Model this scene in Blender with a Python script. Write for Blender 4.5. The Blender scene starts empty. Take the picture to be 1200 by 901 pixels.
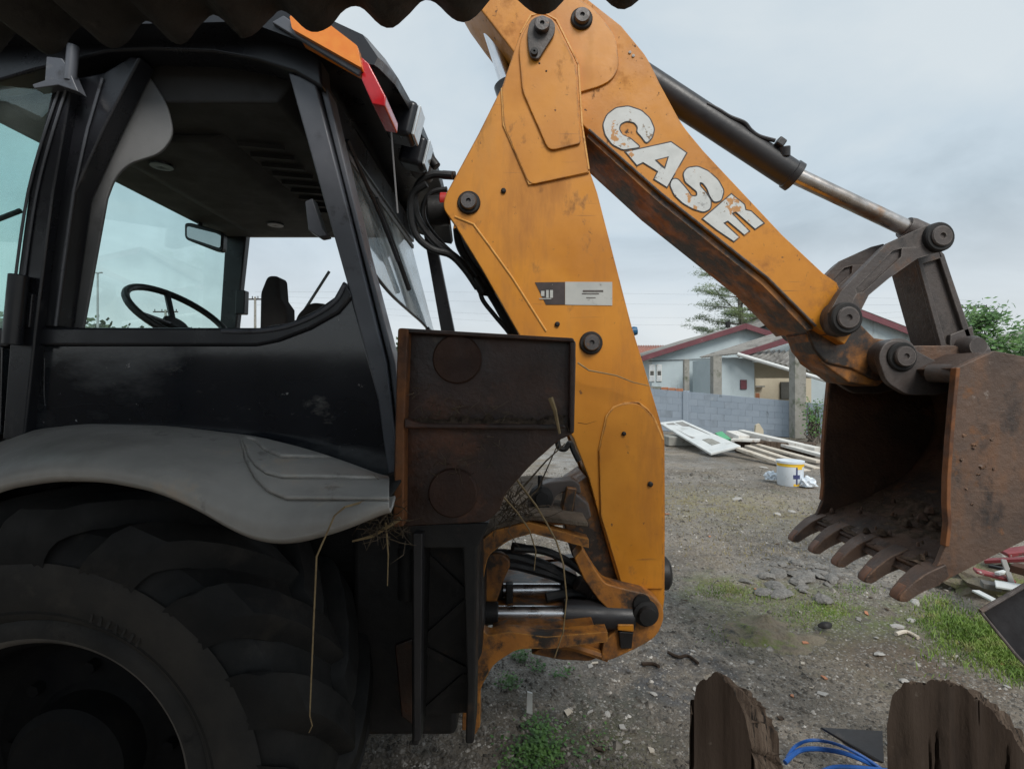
import bpy, bmesh, math, random
from mathutils import Vector, Matrix, noise
R = math.radians
random.seed(7)
scene = bpy.context.scene
C = scene.collection

# ------------------------------------------------------------------ camera
H, F, U0, V0 = 1.53, 600.0, 600.0, 450.5          # eye height, focal length in photo pixels
cam_d = bpy.data.cameras.new('camera'); cam = bpy.data.objects.new('camera', cam_d); C.objects.link(cam)
cam_d.sensor_width = 36.0; cam_d.lens = 36.0 * F / 1200.0
cam_d.clip_start = 0.02; cam_d.clip_end = 5000
cam.location = (0, 0, H); cam.rotation_euler = (R(90), 0, 0)
scene.camera = cam

# ------------------------------------------------------------------ sky and sun (overcast)
SUN_EL, SUN_DIR = 46, Vector((0.36, -0.85, 0))     # towards the sun in plan
world = bpy.data.worlds.new('World'); scene.world = world; world.use_nodes = True
wt = world.node_tree; wn = wt.nodes; wl = wt.links; wn.clear()
out = wn.new('ShaderNodeOutputWorld')
sky = wn.new('ShaderNodeTexSky'); sky.sky_type = 'NISHITA'; sky.sun_disc = False
sky.sun_elevation = R(SUN_EL); sky.sun_rotation = math.atan2(SUN_DIR.x, SUN_DIR.y)
b1 = wn.new('ShaderNodeBackground'); b1.inputs[1].default_value = 0.07; wl.new(sky.outputs[0], b1.inputs[0])
tc = wn.new('ShaderNodeTexCoord'); sp = wn.new('ShaderNodeSeparateXYZ'); wl.new(tc.outputs['Generated'], sp.inputs[0])
zz = wn.new('ShaderNodeMath'); zz.operation = 'ABSOLUTE'; wl.new(sp.outputs[2], zz.inputs[0])
za = wn.new('ShaderNodeMath'); za.operation = 'ADD'; za.inputs[1].default_value = 0.22; wl.new(zz.outputs[0], za.inputs[0])
dx = wn.new('ShaderNodeMath'); dx.operation = 'DIVIDE'; wl.new(sp.outputs[0], dx.inputs[0]); wl.new(za.outputs[0], dx.inputs[1])
dy = wn.new('ShaderNodeMath'); dy.operation = 'DIVIDE'; wl.new(sp.outputs[1], dy.inputs[0]); wl.new(za.outputs[0], dy.inputs[1])
cb = wn.new('ShaderNodeCombineXYZ'); wl.new(dx.outputs[0], cb.inputs[0]); wl.new(dy.outputs[0], cb.inputs[1]); cb.inputs[2].default_value = 3.7
n1 = wn.new('ShaderNodeTexNoise'); n1.inputs['Scale'].default_value = 0.85; n1.inputs['Detail'].default_value = 7; n1.inputs['Roughness'].default_value = 0.55
n1.inputs['Distortion'].default_value = 0.6
wl.new(cb.outputs[0], n1.inputs['Vector'])
rp = wn.new('ShaderNodeValToRGB'); wl.new(n1.outputs[0], rp.inputs[0])
rp.color_ramp.elements[0].position = 0.34; rp.color_ramp.elements[0].color = (0.55, 0.655, 0.73, 1)
rp.color_ramp.elements[1].position = 0.66; rp.color_ramp.elements[1].color = (0.87, 0.955, 1.0, 1)
e = rp.color_ramp.elements.new(0.5); e.color = (0.73, 0.85, 0.935, 1)
b2 = wn.new('ShaderNodeBackground'); b2.inputs[1].default_value = 0.52; hz_ = wn.new('ShaderNodeMapRange'); hz_.inputs[1].default_value = 0.28; hz_.inputs[2].default_value = 0.02; hz_.inputs[4].default_value = 0.8; wl.new(zz.outputs[0], hz_.inputs[0])
hm = wn.new('ShaderNodeMix'); hm.data_type = 'RGBA'; wl.new(hz_.outputs[0], hm.inputs[0]); wl.new(rp.outputs[0], hm.inputs[6]); hm.inputs[7].default_value = (0.99, 1.0, 1.0, 1)
wl.new(hm.outputs[2], b2.inputs[0])
mx = wn.new('ShaderNodeMixShader'); mx.inputs[0].default_value = 0.9
wl.new(b1.outputs[0], mx.inputs[1]); wl.new(b2.outputs[0], mx.inputs[2]); wl.new(mx.outputs[0], out.inputs[0])
sd = bpy.data.lights.new('sun', 'SUN'); sd.energy = 1.5; sd.angle = R(25); sd.color = (1.0, 0.96, 0.90)
sun = bpy.data.objects.new('sun', sd); C.objects.link(sun)
dv = SUN_DIR.normalized() * math.cos(R(SUN_EL)); dv.z = math.sin(R(SUN_EL))
sun.rotation_euler = dv.to_track_quat('Z', 'Y').to_euler(); sun.location = dv * 30
vs = scene.view_settings
scene.cycles.max_bounces = 6; scene.cycles.diffuse_bounces = 3; scene.cycles.glossy_bounces = 3; scene.cycles.caustics_reflective = False; scene.cycles.caustics_refractive = False
vs.view_transform = 'Standard'; vs.look = 'None'; vs.exposure = 0.70; vs.gamma = 1.0; vs.use_curve_mapping = False

# ------------------------------------------------------------------ helpers
def P(u, v, Y):
    return Vector(((u - U0) * Y / F, Y, H + (V0 - v) * Y / F))
def G(u, v):                                        # the point of flat ground seen at a photo pixel
    Y = H * F / (v - V0)
    return Vector(((u - U0) * Y / F, Y, 0))
def fillet(pts, n=5):
    """2D polygon; a third value on a point rounds that corner by that radius"""
    o = []
    N = len(pts)
    for i, p in enumerate(pts):
        if len(p) < 3 or p[2] <= 0: o.append((p[0], p[1])); continue
        a = Vector(pts[i-1][:2]); b = Vector(p[:2]); c = Vector(pts[(i+1) % N][:2])
        d1 = (a-b); d2 = (c-b); r = min(p[2], d1.length*.48, d2.length*.48)
        q1 = b + d1.normalized()*r; q2 = b + d2.normalized()*r
        for k in range(n+1):
            t = k/n; q = q1*(1-t)**2 + b*2*t*(1-t) + q2*t*t
            o.append((q.x, q.y))
    return o
def smooth_path(pts, n=6):
    pts = [Vector(p) for p in pts]; o = []
    for i in range(len(pts)-1):
        p0 = pts[max(i-1, 0)]; p1 = pts[i]; p2 = pts[i+1]; p3 = pts[min(i+2, len(pts)-1)]
        for k in range(n):
            t = k/n
            o.append(0.5*((2*p1)+(p2-p0)*t+(2*p0-5*p1+4*p2-p3)*t*t+(3*p1-p0-3*p2+p3)*t*t*t))
    o.append(pts[-1]); return o
WO = {}                                             # world origin of every object
class MB:
    def __init__(s): s.v = []; s.f = []
    def add(s, vs, fs):
        b = len(s.v); s.v += [Vector(x) for x in vs]; s.f += [[i+b for i in f] for f in fs]; return s
    def prism(s, front, vec):
        n = len(front); vec = Vector(vec)
        return s.add(list(front)+[p+vec for p in front],
              [list(range(n)), list(range(2*n-1, n-1, -1))]+[[i, i+n, (i+1) % n+n, (i+1) % n] for i in range(n)])
    def plate(s, px, Y0, Y1, n=5, ref=None):
        """outline traced at depth ref (default Y0), standing between Y0 and Y1"""
        r = ref or Y0; pts = []
        for q in fillet(px, n):
            p = P(q[0], q[1], r); p.y = Y0; pts.append(p)
        return s.prism(pts, (0, Y1-Y0, 0))
    def xz(s, pts, Y0, Y1, n=5):
        return s.prism([Vector((a, Y0, b)) for a, b in fillet(pts, n)], (0, Y1-Y0, 0))
    def box(s, c, sz, rot=None):
        c = Vector(c); h = Vector(sz)*.5; vs = []
        for x in (-1, 1):
            for y in (-1, 1):
                for z in (-1, 1):
                    p = Vector((x*h.x, y*h.y, z*h.z))
                    if rot is not None: p = rot @ p
                    vs.append(c+p)
        return s.add(vs, [[0, 1, 3, 2], [4, 6, 7, 5], [0, 4, 5, 1], [2, 3, 7, 6], [0, 2, 6, 4], [1, 5, 7, 3]])
    def bar(s, a, b, w, h, up=(0, 0, 1)):
        a = Vector(a); b = Vector(b); d = (b-a); L = d.length; d.normalize()
        x = d.cross(Vector(up)); x.normalize(); z = x.cross(d)
        m = Matrix((x, d, z)).transposed()
        return s.box((a+b)/2, (w, L, h), m)
    def tube(s, path, r, n=8, caps=True):
        path = [Vector(p) for p in path]; N = len(path)
        rr = r if isinstance(r, (list, tuple)) else [r]*N
        t0 = (path[1]-path[0]).normalized()
        x = t0.orthogonal().normalized(); vs = []; fs = []
        for i, p in enumerate(path):
            t = (path[min(i+1, N-1)]-path[max(i-1, 0)]).normalized()
            x = (x - t*x.dot(t)).normalized(); y = t.cross(x)
            for k in range(n):
                a = 2*math.pi*k/n; vs.append(p+(x*math.cos(a)+y*math.sin(a))*rr[i])
        for i in range(N-1):
            for k in range(n):
                fs.append([i*n+k, i*n+(k+1) % n, (i+1)*n+(k+1) % n, (i+1)*n+k])
        if caps: fs += [list(range(n-1, -1, -1)), list(range((N-1)*n, N*n))]
        return s.add(vs, fs)
    def cyl(s, a, b, r, r2=None, n=24):
        return s.tube([a, b], [r, r if r2 is None else r2], n)
    def lathe(s, c, axis, prof, n=32, closed=False):
        """prof: (radius, distance along axis)"""
        c = Vector(c); a = Vector(axis).normalized(); x = a.orthogonal().normalized(); y = a.cross(x)
        vs = []; fs = []; m = len(prof)
        for k in range(n):
            t = 2*math.pi*k/n; d = x*math.cos(t)+y*math.sin(t)
            for r, h in prof: vs.append(c+a*h+d*r)
        for k in range(n):
            for j in range(m if closed else m-1):
                j2 = (j+1) % m
                fs.append([k*m+j, ((k+1) % n)*m+j, ((k+1) % n)*m+j2, k*m+j2])
        return s.add(vs, fs)
    def grid(s, rows):
        nr = len(rows); nc = len(rows[0]); vs = [p for r in rows for p in r]; fs = []
        for i in range(nr-1):
            for j in range(nc-1): fs.append([i*nc+j, i*nc+j+1, (i+1)*nc+j+1, (i+1)*nc+j])
        return s.add(vs, fs)
    def build(s, name, mat, parent=None, bevel=0, seg=2, angle=35, solid=0, label=None, cat=None, group=None, kind=None, origin=None, recalc=True):
        lo = Vector((min(v.x for v in s.v), min(v.y for v in s.v), min(v.z for v in s.v)))
        hi = Vector((max(v.x for v in s.v), max(v.y for v in s.v), max(v.z for v in s.v)))
        o_ = (lo+hi)/2
        if parent is None: o_.z = lo.z
        if origin is not None: o_ = Vector(origin)
        me = bpy.data.meshes.new(name)
        me.from_pydata([tuple(v-o_) for v in s.v], [], s.f)
        if recalc:
            bm = bmesh.new(); bm.from_mesh(me)
            bmesh.ops.recalc_face_normals(bm, faces=bm.faces); bm.to_mesh(me); bm.free()
        me.shade_smooth(); me.set_sharp_from_angle(angle=R(angle))
        me.materials.append(mat)
        o = bpy.data.objects.new(name, me); C.objects.link(o)
        WO[o] = o_
        if parent is not None:
            o.parent = parent; o.location = o_-WO[parent]
        else: o.location = o_
        if solid:
            md = o.modifiers.new('thickness', 'SOLIDIFY'); md.thickness = solid; md.offset = 0
        if bevel:
            md = o.modifiers.new('edges', 'BEVEL'); md.width = bevel; md.segments = seg; md.limit_method = 'ANGLE'; md.angle_limit = R(40)
            md.harden_normals = True
        tag(o, label, cat, group, kind)
        return o
def tag(o, label=None, cat=None, group=None, kind=None):
    if label: o['label'] = label
    if cat: o['category'] = cat
    if group: o['group'] = group
    if kind: o['kind'] = kind
    return o
def empty(name, loc, label, cat, group=None):
    o = bpy.data.objects.new(name, None); C.objects.link(o); o.location = loc; WO[o] = Vector(loc)
    o.empty_display_size = 0.1
    return tag(o, label, cat, group)
def instance(src, loc, rot=(0, 0, 0), scale=(1, 1, 1), parent=None, name=None):
    o = src.copy(); C.objects.link(o)
    WO[o] = Vector(loc); o.location = Vector(loc) - (WO[parent] if parent else Vector())
    o.parent = parent; o.rotation_euler = rot; o.scale = scale
    return o

# ------------------------------------------------------------------ materials
def mat(name, cols, scale=4.0, rough=(.5, .8), metal=0.0, bump=0.15, bscale=60.0, bdist=0.004, spots=(), stretch=(1, 1, 1),
        spec=0.5, detail=5, coat=0.0, trans=None, mid=(.35, .65), edge=None, scratch=None):
    m = bpy.data.materials.new(name); m.use_nodes = True
    t = m.node_tree; n = t.nodes; l = t.links; b = n['Principled BSDF']
    tc = n.new('ShaderNodeTexCoord'); oi = n.new('ShaderNodeObjectInfo')
    mul = n.new('ShaderNodeMath'); mul.operation = 'MULTIPLY'; mul.inputs[1].default_value = 37.0; l.new(oi.outputs['Random'], mul.inputs[0])
    ad = n.new('ShaderNodeVectorMath'); ad.operation = 'ADD'; l.new(tc.outputs['Object'], ad.inputs[0]); l.new(mul.outputs[0], ad.inputs[1])
    def nz(sc, st=(1, 1, 1), dt=detail, ro=.6):
        mp = n.new('ShaderNodeMapping'); mp.inputs['Scale'].default_value = st; l.new(ad.outputs[0], mp.inputs[0])
        x = n.new('ShaderNodeTexNoise'); x.inputs['Scale'].default_value = sc; x.inputs['Detail'].default_value = dt; x.inputs['Roughness'].default_value = ro
        l.new(mp.outputs[0], x.inputs['Vector']); return x.outputs[0]
    base = nz(scale, stretch)
    r = n.new('ShaderNodeValToRGB'); l.new(base, r.inputs[0]); el = r.color_ramp.elements
    for i, c in enumerate(cols):
        pos = mid[0]+(mid[1]-mid[0])*(i/max(1, len(cols)-1))
        if i < 2: e = el[i]; e.position = pos if len(cols) > 1 else i
        else: e = el.new(pos)
        e.color = (*c, 1)
    if len(cols) == 1: el[1].color = (*cols[0], 1)
    # elements keep sorted order: write colours again in order
    for i, e in enumerate(sorted(el, key=lambda q: q.position)): e.color = (*cols[min(i, len(cols)-1)], 1)
    col = r.outputs[0]; rfac = nz(scale*2.3, stretch)
    mr = n.new('ShaderNodeMapRange'); mr.inputs[1].default_value = .3; mr.inputs[2].default_value = .7
    mr.inputs[3].default_value = rough[0]; mr.inputs[4].default_value = rough[1]; l.new(rfac, mr.inputs[0]); rgh = mr.outputs[0]
    met = None
    for s in spots:
        c, sc, lo, hi = s[:4]; st = s[4] if len(s) > 4 else (1, 1, 1); rr = s[5] if len(s) > 5 else None
        f = nz(sc, st, 6, .68)
        k = n.new('ShaderNodeMapRange'); k.inputs[1].default_value = lo; k.inputs[2].default_value = hi; l.new(f, k.inputs[0])
        x = n.new('ShaderNodeMix'); x.data_type = 'RGBA'; l.new(k.outputs[0], x.inputs[0]); l.new(col, x.inputs[6]); x.inputs[7].default_value = (*c, 1)
        col = x.outputs[2]
        if rr is not None:
            y = n.new('ShaderNodeMix'); l.new(k.outputs[0], y.inputs[0]); l.new(rgh, y.inputs[2]); y.inputs[3].default_value = rr; rgh = y.outputs[0]
    if scratch:                                        # thin scratches running in two directions
        for ang, st in ((.75, 0),):
            mp = n.new('ShaderNodeMapping'); mp.inputs['Rotation'].default_value = (0, ang, ang*.7); mp.inputs['Scale'].default_value = (2.2, 2.2, 46) if ang > 0 else (46, 2.2, 2.2)
            l.new(ad.outputs[0], mp.inputs[0]); x = n.new('ShaderNodeTexNoise'); x.inputs['Scale'].default_value = 1.6; x.inputs['Detail'].default_value = 3; l.new(mp.outputs[0], x.inputs['Vector'])
            k = n.new('ShaderNodeMapRange'); k.inputs[1].default_value = .70; k.inputs[2].default_value = .76; k.inputs[4].default_value = .5; l.new(x.outputs[0], k.inputs[0])
            y = n.new('ShaderNodeMix'); y.data_type = 'RGBA'; l.new(k.outputs[0], y.inputs[0]); l.new(col, y.inputs[6]); y.inputs[7].default_value = (*scratch, 1); col = y.outputs[2]
    if edge:                                           # paint worn off along edges
        bv = n.new('ShaderNodeBevel'); bv.samples = 4; bv.inputs['Radius'].default_value = edge[1]
        ge = n.new('ShaderNodeNewGeometry'); dt_ = n.new('ShaderNodeVectorMath'); dt_.operation = 'DOT_PRODUCT'
        l.new(bv.outputs[0], dt_.inputs[0]); l.new(ge.outputs['Normal'], dt_.inputs[1])
        k = n.new('ShaderNodeMapRange'); k.inputs[1].default_value = .995; k.inputs[2].default_value = .90; l.new(dt_.outputs['Value'], k.inputs[0])
        k2 = n.new('ShaderNodeMapRange'); k2.inputs[1].default_value = .40; k2.inputs[2].default_value = .58; l.new(nz(22, (1, 1, 1), 5, .7), k2.inputs[0])
        mm = n.new('ShaderNodeMath'); mm.operation = 'MULTIPLY'; l.new(k.outputs[0], mm.inputs[0]); l.new(k2.outputs[0], mm.inputs[1])
        y = n.new('ShaderNodeMix'); y.data_type = 'RGBA'; l.new(mm.outputs[0], y.inputs[0]); l.new(col, y.inputs[6]); y.inputs[7].default_value = (*edge[0], 1); col = y.outputs[2]
    l.new(col, b.inputs['Base Color']); l.new(rgh, b.inputs['Roughness'])
    b.inputs['Metallic'].default_value = metal; b.inputs['Specular IOR Level'].default_value = spec
    if coat: b.inputs['Coat Weight'].default_value = coat; b.inputs['Coat Roughness'].default_value = .15
    if bump:
        bn = nz(bscale, stretch, 5, .7)
        bp = n.new('ShaderNodeBump'); bp.inputs['Strength'].default_value = bump; bp.inputs['Distance'].default_value = bdist
        l.new(bn, bp.inputs['Height']); l.new(bp.outputs[0], b.inputs['Normal'])
    if trans: b.inputs['Transmission Weight'].default_value = trans
    return m
def glass(name, tint, refl=0.06, rough=0.02, dirt_sheen=0.0, dirt_sheen_col=(.6, .62, .6), gain=.5):
    m = bpy.data.materials.new(name); m.use_nodes = True; t = m.node_tree; n = t.nodes; l = t.links; n.clear()
    o = n.new('ShaderNodeOutputMaterial'); tr = n.new('ShaderNodeBsdfTransparent'); tr.inputs[0].default_value = (*tint, 1)
    g = n.new('ShaderNodeBsdfGlossy'); g.inputs['Roughness'].default_value = rough
    fr = n.new('ShaderNodeLayerWeight'); fr.inputs[0].default_value = .35
    mr = n.new('ShaderNodeMapRange'); mr.inputs[3].default_value = refl; mr.inputs[4].default_value = min(1, refl+gain); l.new(fr.outputs['Fresnel'], mr.inputs[0])
    mx = n.new('ShaderNodeMixShader'); l.new(mr.outputs[0], mx.inputs[0]); l.new(tr.outputs[0], mx.inputs[1]); l.new(g.outputs[0], mx.inputs[2])
    last = mx
    if dirt_sheen:  # diffuse film; on the rear glass it paints in the bright reflection
        d = n.new('ShaderNodeBsdfDiffuse'); d.inputs[0].default_value = (*dirt_sheen_col, 1)
        tc = n.new('ShaderNodeTexCoord'); nz = n.new('ShaderNodeTexNoise'); nz.inputs['Scale'].default_value = 5; nz.inputs['Detail'].default_value = 8
        l.new(tc.outputs['Object'], nz.inputs['Vector'])
        k = n.new('ShaderNodeMapRange'); k.inputs[1].default_value = .35; k.inputs[2].default_value = .75; k.inputs[4].default_value = dirt_sheen; l.new(nz.outputs[0], k.inputs[0])
        m2 = n.new('ShaderNodeMixShader'); l.new(k.outputs[0], m2.inputs[0]); l.new(mx.outputs[0], m2.inputs[1]); l.new(d.outputs[0], m2.inputs[2]); last = m2
    l.new(last.outputs[0], o.inputs[0]); return m

ORANGE = mat('orange_paint', [(.52, .192, .014), (.63, .248, .021), (.56, .210, .016)], 2.2, (.30, .58), bump=.10, bscale=60, coat=.08, spec=.4, edge=((.17, .085, .04), .012), scratch=(.22, .09, .03),
             spots=[((.33, .12, .022), 4.5, .52, .76, (1, 1, .22), .75), ((.09, .05, .03), 30, .66, .72, (1, 1, 1), .9), ((.43, .21, .06), 2.6, .56, .86, (1, 1, .25), .85), ((.19, .085, .033), 9, .60, .74, (1, 1, .6), .9), ((.10, .055, .03), 3.1, .66, .80, (1, 1, .35), .9)])
ORANGE_WORN = mat('worn_orange_paint', [(.30, .115, .024), (.48, .185, .032), (.37, .14, .028)], 5, (.35, .75), bump=.3, bscale=50, edge=((.62, .29, .06), .008), scratch=(.07, .045, .03),
             spots=[((.065, .042, .030), 6, .47, .60, (1, 1, 1), .6), ((.19, .09, .04), 14, .54, .66), ((.030, .024, .020), 9, .56, .66, (1, 1, 1), .45)])
WELD_LIT = mat('weld_highlight_paint', [(.66, .32, .075), (.76, .42, .13)], 20, (.3, .5), bump=.4, bscale=120, spots=[((.30, .12, .03), 12, .55, .66)])  # highlights along the weld lines put into a lighter orange
ORANGE_DIP = mat('scratched_orange_paint', [(.52, .192, .014), (.62, .243, .021), (.55, .208, .017)], 3, (.32, .60), bump=.14, bscale=70, coat=.06, spec=.4, edge=((.10, .06, .04), .012), scratch=(.16, .075, .035),
             spots=[((.35, .13, .025), 8, .55, .74, (1, 1, 1), .8), ((.08, .055, .04), 30, .63, .69, (1, 1, 1), .9), ((.13, .07, .035), 10, .64, .72, (1.6, 1, .8), .9)])
ORANGE_DIRTY_SHADE = mat('greasy_shaded_orange_paint', [(.15, .062, .020), (.36, .14, .027), (.23, .088, .022)], 7, (.3, .75), bump=.4, bscale=45, edge=((.50, .22, .05), .007),
             spots=[((.030, .022, .018), 5, .44, .57, (1, 1, 1), .45), ((.11, .078, .055), 11, .56, .68)])  # grime on the swing frame; also paints shade under the dipper
DIRT_DARK = mat('dark_soil', [(.05, .036, .026), (.085, .060, .043), (.13, .092, .066)], 40, (.85, .97), bump=1.0, bscale=90, bdist=.01, spec=.2)
DIRT = mat('caked_dirt', [(.10, .074, .052), (.155, .118, .086), (.20, .158, .118)], 9, (.85, .97), bump=.9, bscale=40, bdist=.012)
RUST = mat('dark_rusty_steel', [(.022, .0105, .0075), (.040, .017, .0105), (.062, .025, .0135)], 4, (.22, .6), bump=.5, bscale=45, spec=.6,
           spots=[((.15, .052, .020), 6, .56, .76), ((.008, .006, .005), 3.4, .52, .66), ((.085, .06, .043), 15, .64, .72)])
TOOTH = mat('worn_tooth_steel', [(.10, .055, .036), (.17, .08, .045), (.22, .10, .05)], 9, (.4, .7), bump=.4)
RUST_BOSS = mat('dull_boss_steel', [(.036, .017, .012), (.062, .028, .017)], 9, (.4, .75), bump=.5, spec=.4)
RUST_DISC = mat('rusty_boss_steel', [(.045, .022, .015), (.075, .034, .020)], 9, (.6, .9), bump=.4, spec=.3)
RUST_EDGE = mat('bright_rusty_edge', [(.09, .038, .018), (.22, .082, .025), (.15, .058, .022)], 9, (.5, .85), bump=.4)
BUCKET_M = mat('bucket_steel', [(.055, .036, .028), (.090, .058, .043), (.13, .078, .053)], 2.4, (.38, .75), bump=.8, bscale=22, bdist=.008, edge=((.26, .15, .09), .006), scratch=(.20, .13, .09),
           spots=[((.20, .088, .036), 2.6, .53, .72, (1, 1, .5)), ((.030, .022, .019), 5, .54, .66, (1, 1, .6)), ((.20, .16, .135), 16, .65, .71, (1, 1, 1), .4), ((.17, .075, .03), 9, .60, .70)])
BUCKET_IN = mat('bucket_inner_steel', [(.042, .027, .020), (.075, .044, .030), (.11, .062, .038)], 3.0, (.55, .9), bump=1.0, bscale=16, bdist=.016, edge=((.24, .115, .05), .006),
           spots=[((.028, .021, .017), 4, .50, .62), ((.22, .095, .038), 4, .60, .76), ((.19, .155, .13), 9, .64, .72)])
CASTING = mat('grey_brown_casting', [(.050, .041, .038), (.075, .061, .056), (.10, .080, .07)], 5, (.36, .66), bump=.5, bscale=50, edge=((.22, .19, .17), .006),
           spots=[((.13, .066, .034), 6, .56, .72), ((.026, .022, .021), 5, .54, .68)], spec=.5)
PIN_M = mat('pin_steel', [(.07, .065, .062), (.11, .10, .10)], 14, (.35, .6), metal=.5, bump=.3, bscale=120, spots=[((.16, .08, .04), 18, .6, .7)])
DARKMETAL = mat('dark_greasy_metal', [(.012, .0115, .0115), (.022, .020, .019)], 7, (.4, .75), bump=.3, spec=.35, spots=[((.07, .042, .027), 9, .60, .76)])
BLACK = mat('black_cab_paint', [(.013, .014, .018), (.020, .021, .026)], 4, (.22, .42), bump=.06, spots=[((.09, .088, .085), 9, .60, .8, (1, 1, .5), .7)])
PILLAR = mat('charcoal_pillar_paint', [(.090, .097, .115), (.115, .122, .14)], 6, (.25, .45), bump=.08, bscale=160, spots=[((.20, .197, .195), 13, .62, .8), ((.05, .05, .055), 8, .6, .7)])
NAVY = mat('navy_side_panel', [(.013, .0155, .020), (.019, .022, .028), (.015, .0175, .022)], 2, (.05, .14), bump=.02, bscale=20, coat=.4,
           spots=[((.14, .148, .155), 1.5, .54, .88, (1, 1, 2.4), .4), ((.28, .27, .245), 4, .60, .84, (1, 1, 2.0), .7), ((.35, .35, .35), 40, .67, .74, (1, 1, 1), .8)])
TRIM = mat('grey_cab_trim', [(.165, .168, .172), (.20, .203, .207)], 5, (.55, .75), bump=.15, bscale=220, spots=[((.10, .10, .10), 4, .58, .75)])
HEAD = mat('dark_headliner', [(.045, .045, .046), (.062, .061, .061)], 5, (.7, .95), bump=.2, bscale=200, spots=[((.03, .03, .03), 3, .55, .75)])
FENDER = mat('faded_grey_fender', [(.31, .296, .278), (.38, .362, .338), (.44, .418, .388)], 3.5, (.32, .58), bump=.22, bscale=70, edge=((.54, .515, .48), .008),
           spots=[((.56, .50, .42), 4, .57, .80), ((.13, .12, .11), 9, .61, .72), ((.45, .31, .20), 4, .60, .82), ((.22, .20, .18), 2.2, .53, .8, (1, 1, .4))])
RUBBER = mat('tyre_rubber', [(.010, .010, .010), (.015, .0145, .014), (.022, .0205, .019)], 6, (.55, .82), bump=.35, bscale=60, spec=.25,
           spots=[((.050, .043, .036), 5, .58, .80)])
SIDEWALL = mat('dusty_lit_sidewall', [(.022, .021, .020), (.032, .030, .028), (.046, .041, .036)], 5, (.55, .85), bump=.4, bscale=50, spec=.3,
           spots=[((.10, .085, .07), 4, .56, .80), ((.010, .010, .010), 8, .6, .7)])  # dust plus its stronger light over the tread, both put into the colour
FLANGE = mat('dusty_rim_flange', [(.08, .072, .064), (.14, .122, .105)], 8, (.45, .75), bump=.3, spots=[((.02, .02, .02), 6, .55, .7)])
HOSE = mat('hose_rubber', [(.011, .011, .012), (.020, .020, .021)], 12, (.4, .65), bump=.3, bscale=200)
RIM_M = mat('dark_rim', [(.006, .006, .007), (.011, .0105, .010)], 7, (.6, .85), bump=.2, spec=.15, spots=[((.028, .023, .018), 6, .60, .78)])
CHROME = mat('chrome_rod', [(.72, .73, .75), (.80, .80, .82)], 9, (.22, .38), metal=1.0, bump=.02)
WORNROD = mat('weathered_rod', [(.35, .30, .26), (.55, .52, .50)], 9, (.22, .4), metal=1.0, bump=.05, spots=[((.25, .13, .06), 6, .55, .72, (1, 1, 1), .7)])
CYLBLK = mat('black_cylinder_barrel', [(.022, .021, .023), (.034, .031, .032)], 8, (.3, .5), bump=.15, spots=[((.07, .06, .055), 10, .62, .76)])
AMBER = mat('amber_lens', [(.90, .24, .02), (.95, .30, .03)], 30, (.15, .25), bump=0, coat=.4)
RED = mat('red_lens', [(.42, .010, .016), (.55, .015, .022)], 30, (.12, .25), bump=0, coat=.4)
LAMP = mat('lamp_glass', [(.62, .66, .68), (.75, .78, .80)], 40, (.08, .15), metal=.4, bump=0)
REDCAP = mat('red_plastic', [(.45, .02, .015)], 10, (.35, .5), bump=.05)
BLUECAP = mat('blue_plastic', [(.015, .11, .24)], 10, (.35, .5), bump=.05)
LETTER = mat('white_decal_film', [(.55, .56, .54), (.62, .63, .61), (.58, .585, .56)], 10, (.5, .7), bump=.15, bscale=40,
           spots=[((.50, .24, .08), 11, .61, .635), ((.22, .15, .09), 26, .62, .66), ((.33, .33, .32), 18, .60, .68)])
LETTER_DK = mat('dark_decal_outline', [(.035, .03, .03), (.06, .05, .045)], 14, (.5, .7), bump=.1, spots=[((.45, .18, .03), 14, .60, .64)])
STICKER_W = mat('pale_sticker', [(.42, .43, .41), (.50, .50, .47)], 10, (.4, .6), bump=.05, spots=[((.25, .24, .22), 24, .60, .7)])
STICKER_D = mat('brown_black_sticker', [(.035, .026, .025), (.07, .05, .05)], 14, (.4, .6), bump=.05, spots=[((.40, .38, .33), 26, .64, .68)])
GLASS_T = glass('green_tinted_glass', (.88, .985, .965), .02, .01, .06, (.75, .80, .78), gain=.10)
GLASS_R = glass('rear_glass', (.86, .90, .91), .38, .03, .6, (.70, .74, .74), .4)  # the strong pale film paints a reflection onto the pane
MIRROR = mat('mirror_glass', [(.55, .55, .55)], 3, (.03, .05), metal=1.0, bump=0)
FIBRE = mat('old_fibre_cement', [(.034, .031, .028), (.058, .053, .048), (.044, .040, .036)], 4, (.8, .97), bump=.8, bscale=40, bdist=.008,
           spots=[((.013, .012, .011), 6, .52, .66), ((.09, .082, .072), 13, .62, .72)])
BLOCK = mat('blue_grey_block', [(.305, .36, .425), (.33, .385, .45), (.35, .405, .47)], 1.0, (.75, .95), bump=.4, bscale=30, bdist=.01,
           spots=[((.20, .225, .25), 1.1, .54, .80, (1, 1, .5)), ((.42, .455, .49), 3, .62, .8), ((.08, .08, .072), 3, .64, .76, (1, 1, .35))])
CONCRETE = mat('mossy_concrete', [(.24, .235, .21), (.32, .31, .28), (.27, .265, .24)], 3, (.8, .95), bump=.4, bscale=30, bdist=.01,
           spots=[((.13, .15, .09), 3, .54, .72), ((.10, .095, .085), 6, .6, .72)])
WALLP = mat('pale_blue_wall_paint', [(.43, .50, .525), (.50, .575, .60)], 1.2, (.7, .9), bump=.15, bscale=20, bdist=.01, spots=[((.29, .325, .33), .9, .54, .8, (1, 1, .35)), ((.20, .21, .20), 2.4, .62, .8, (1, 1, .3))])
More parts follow.
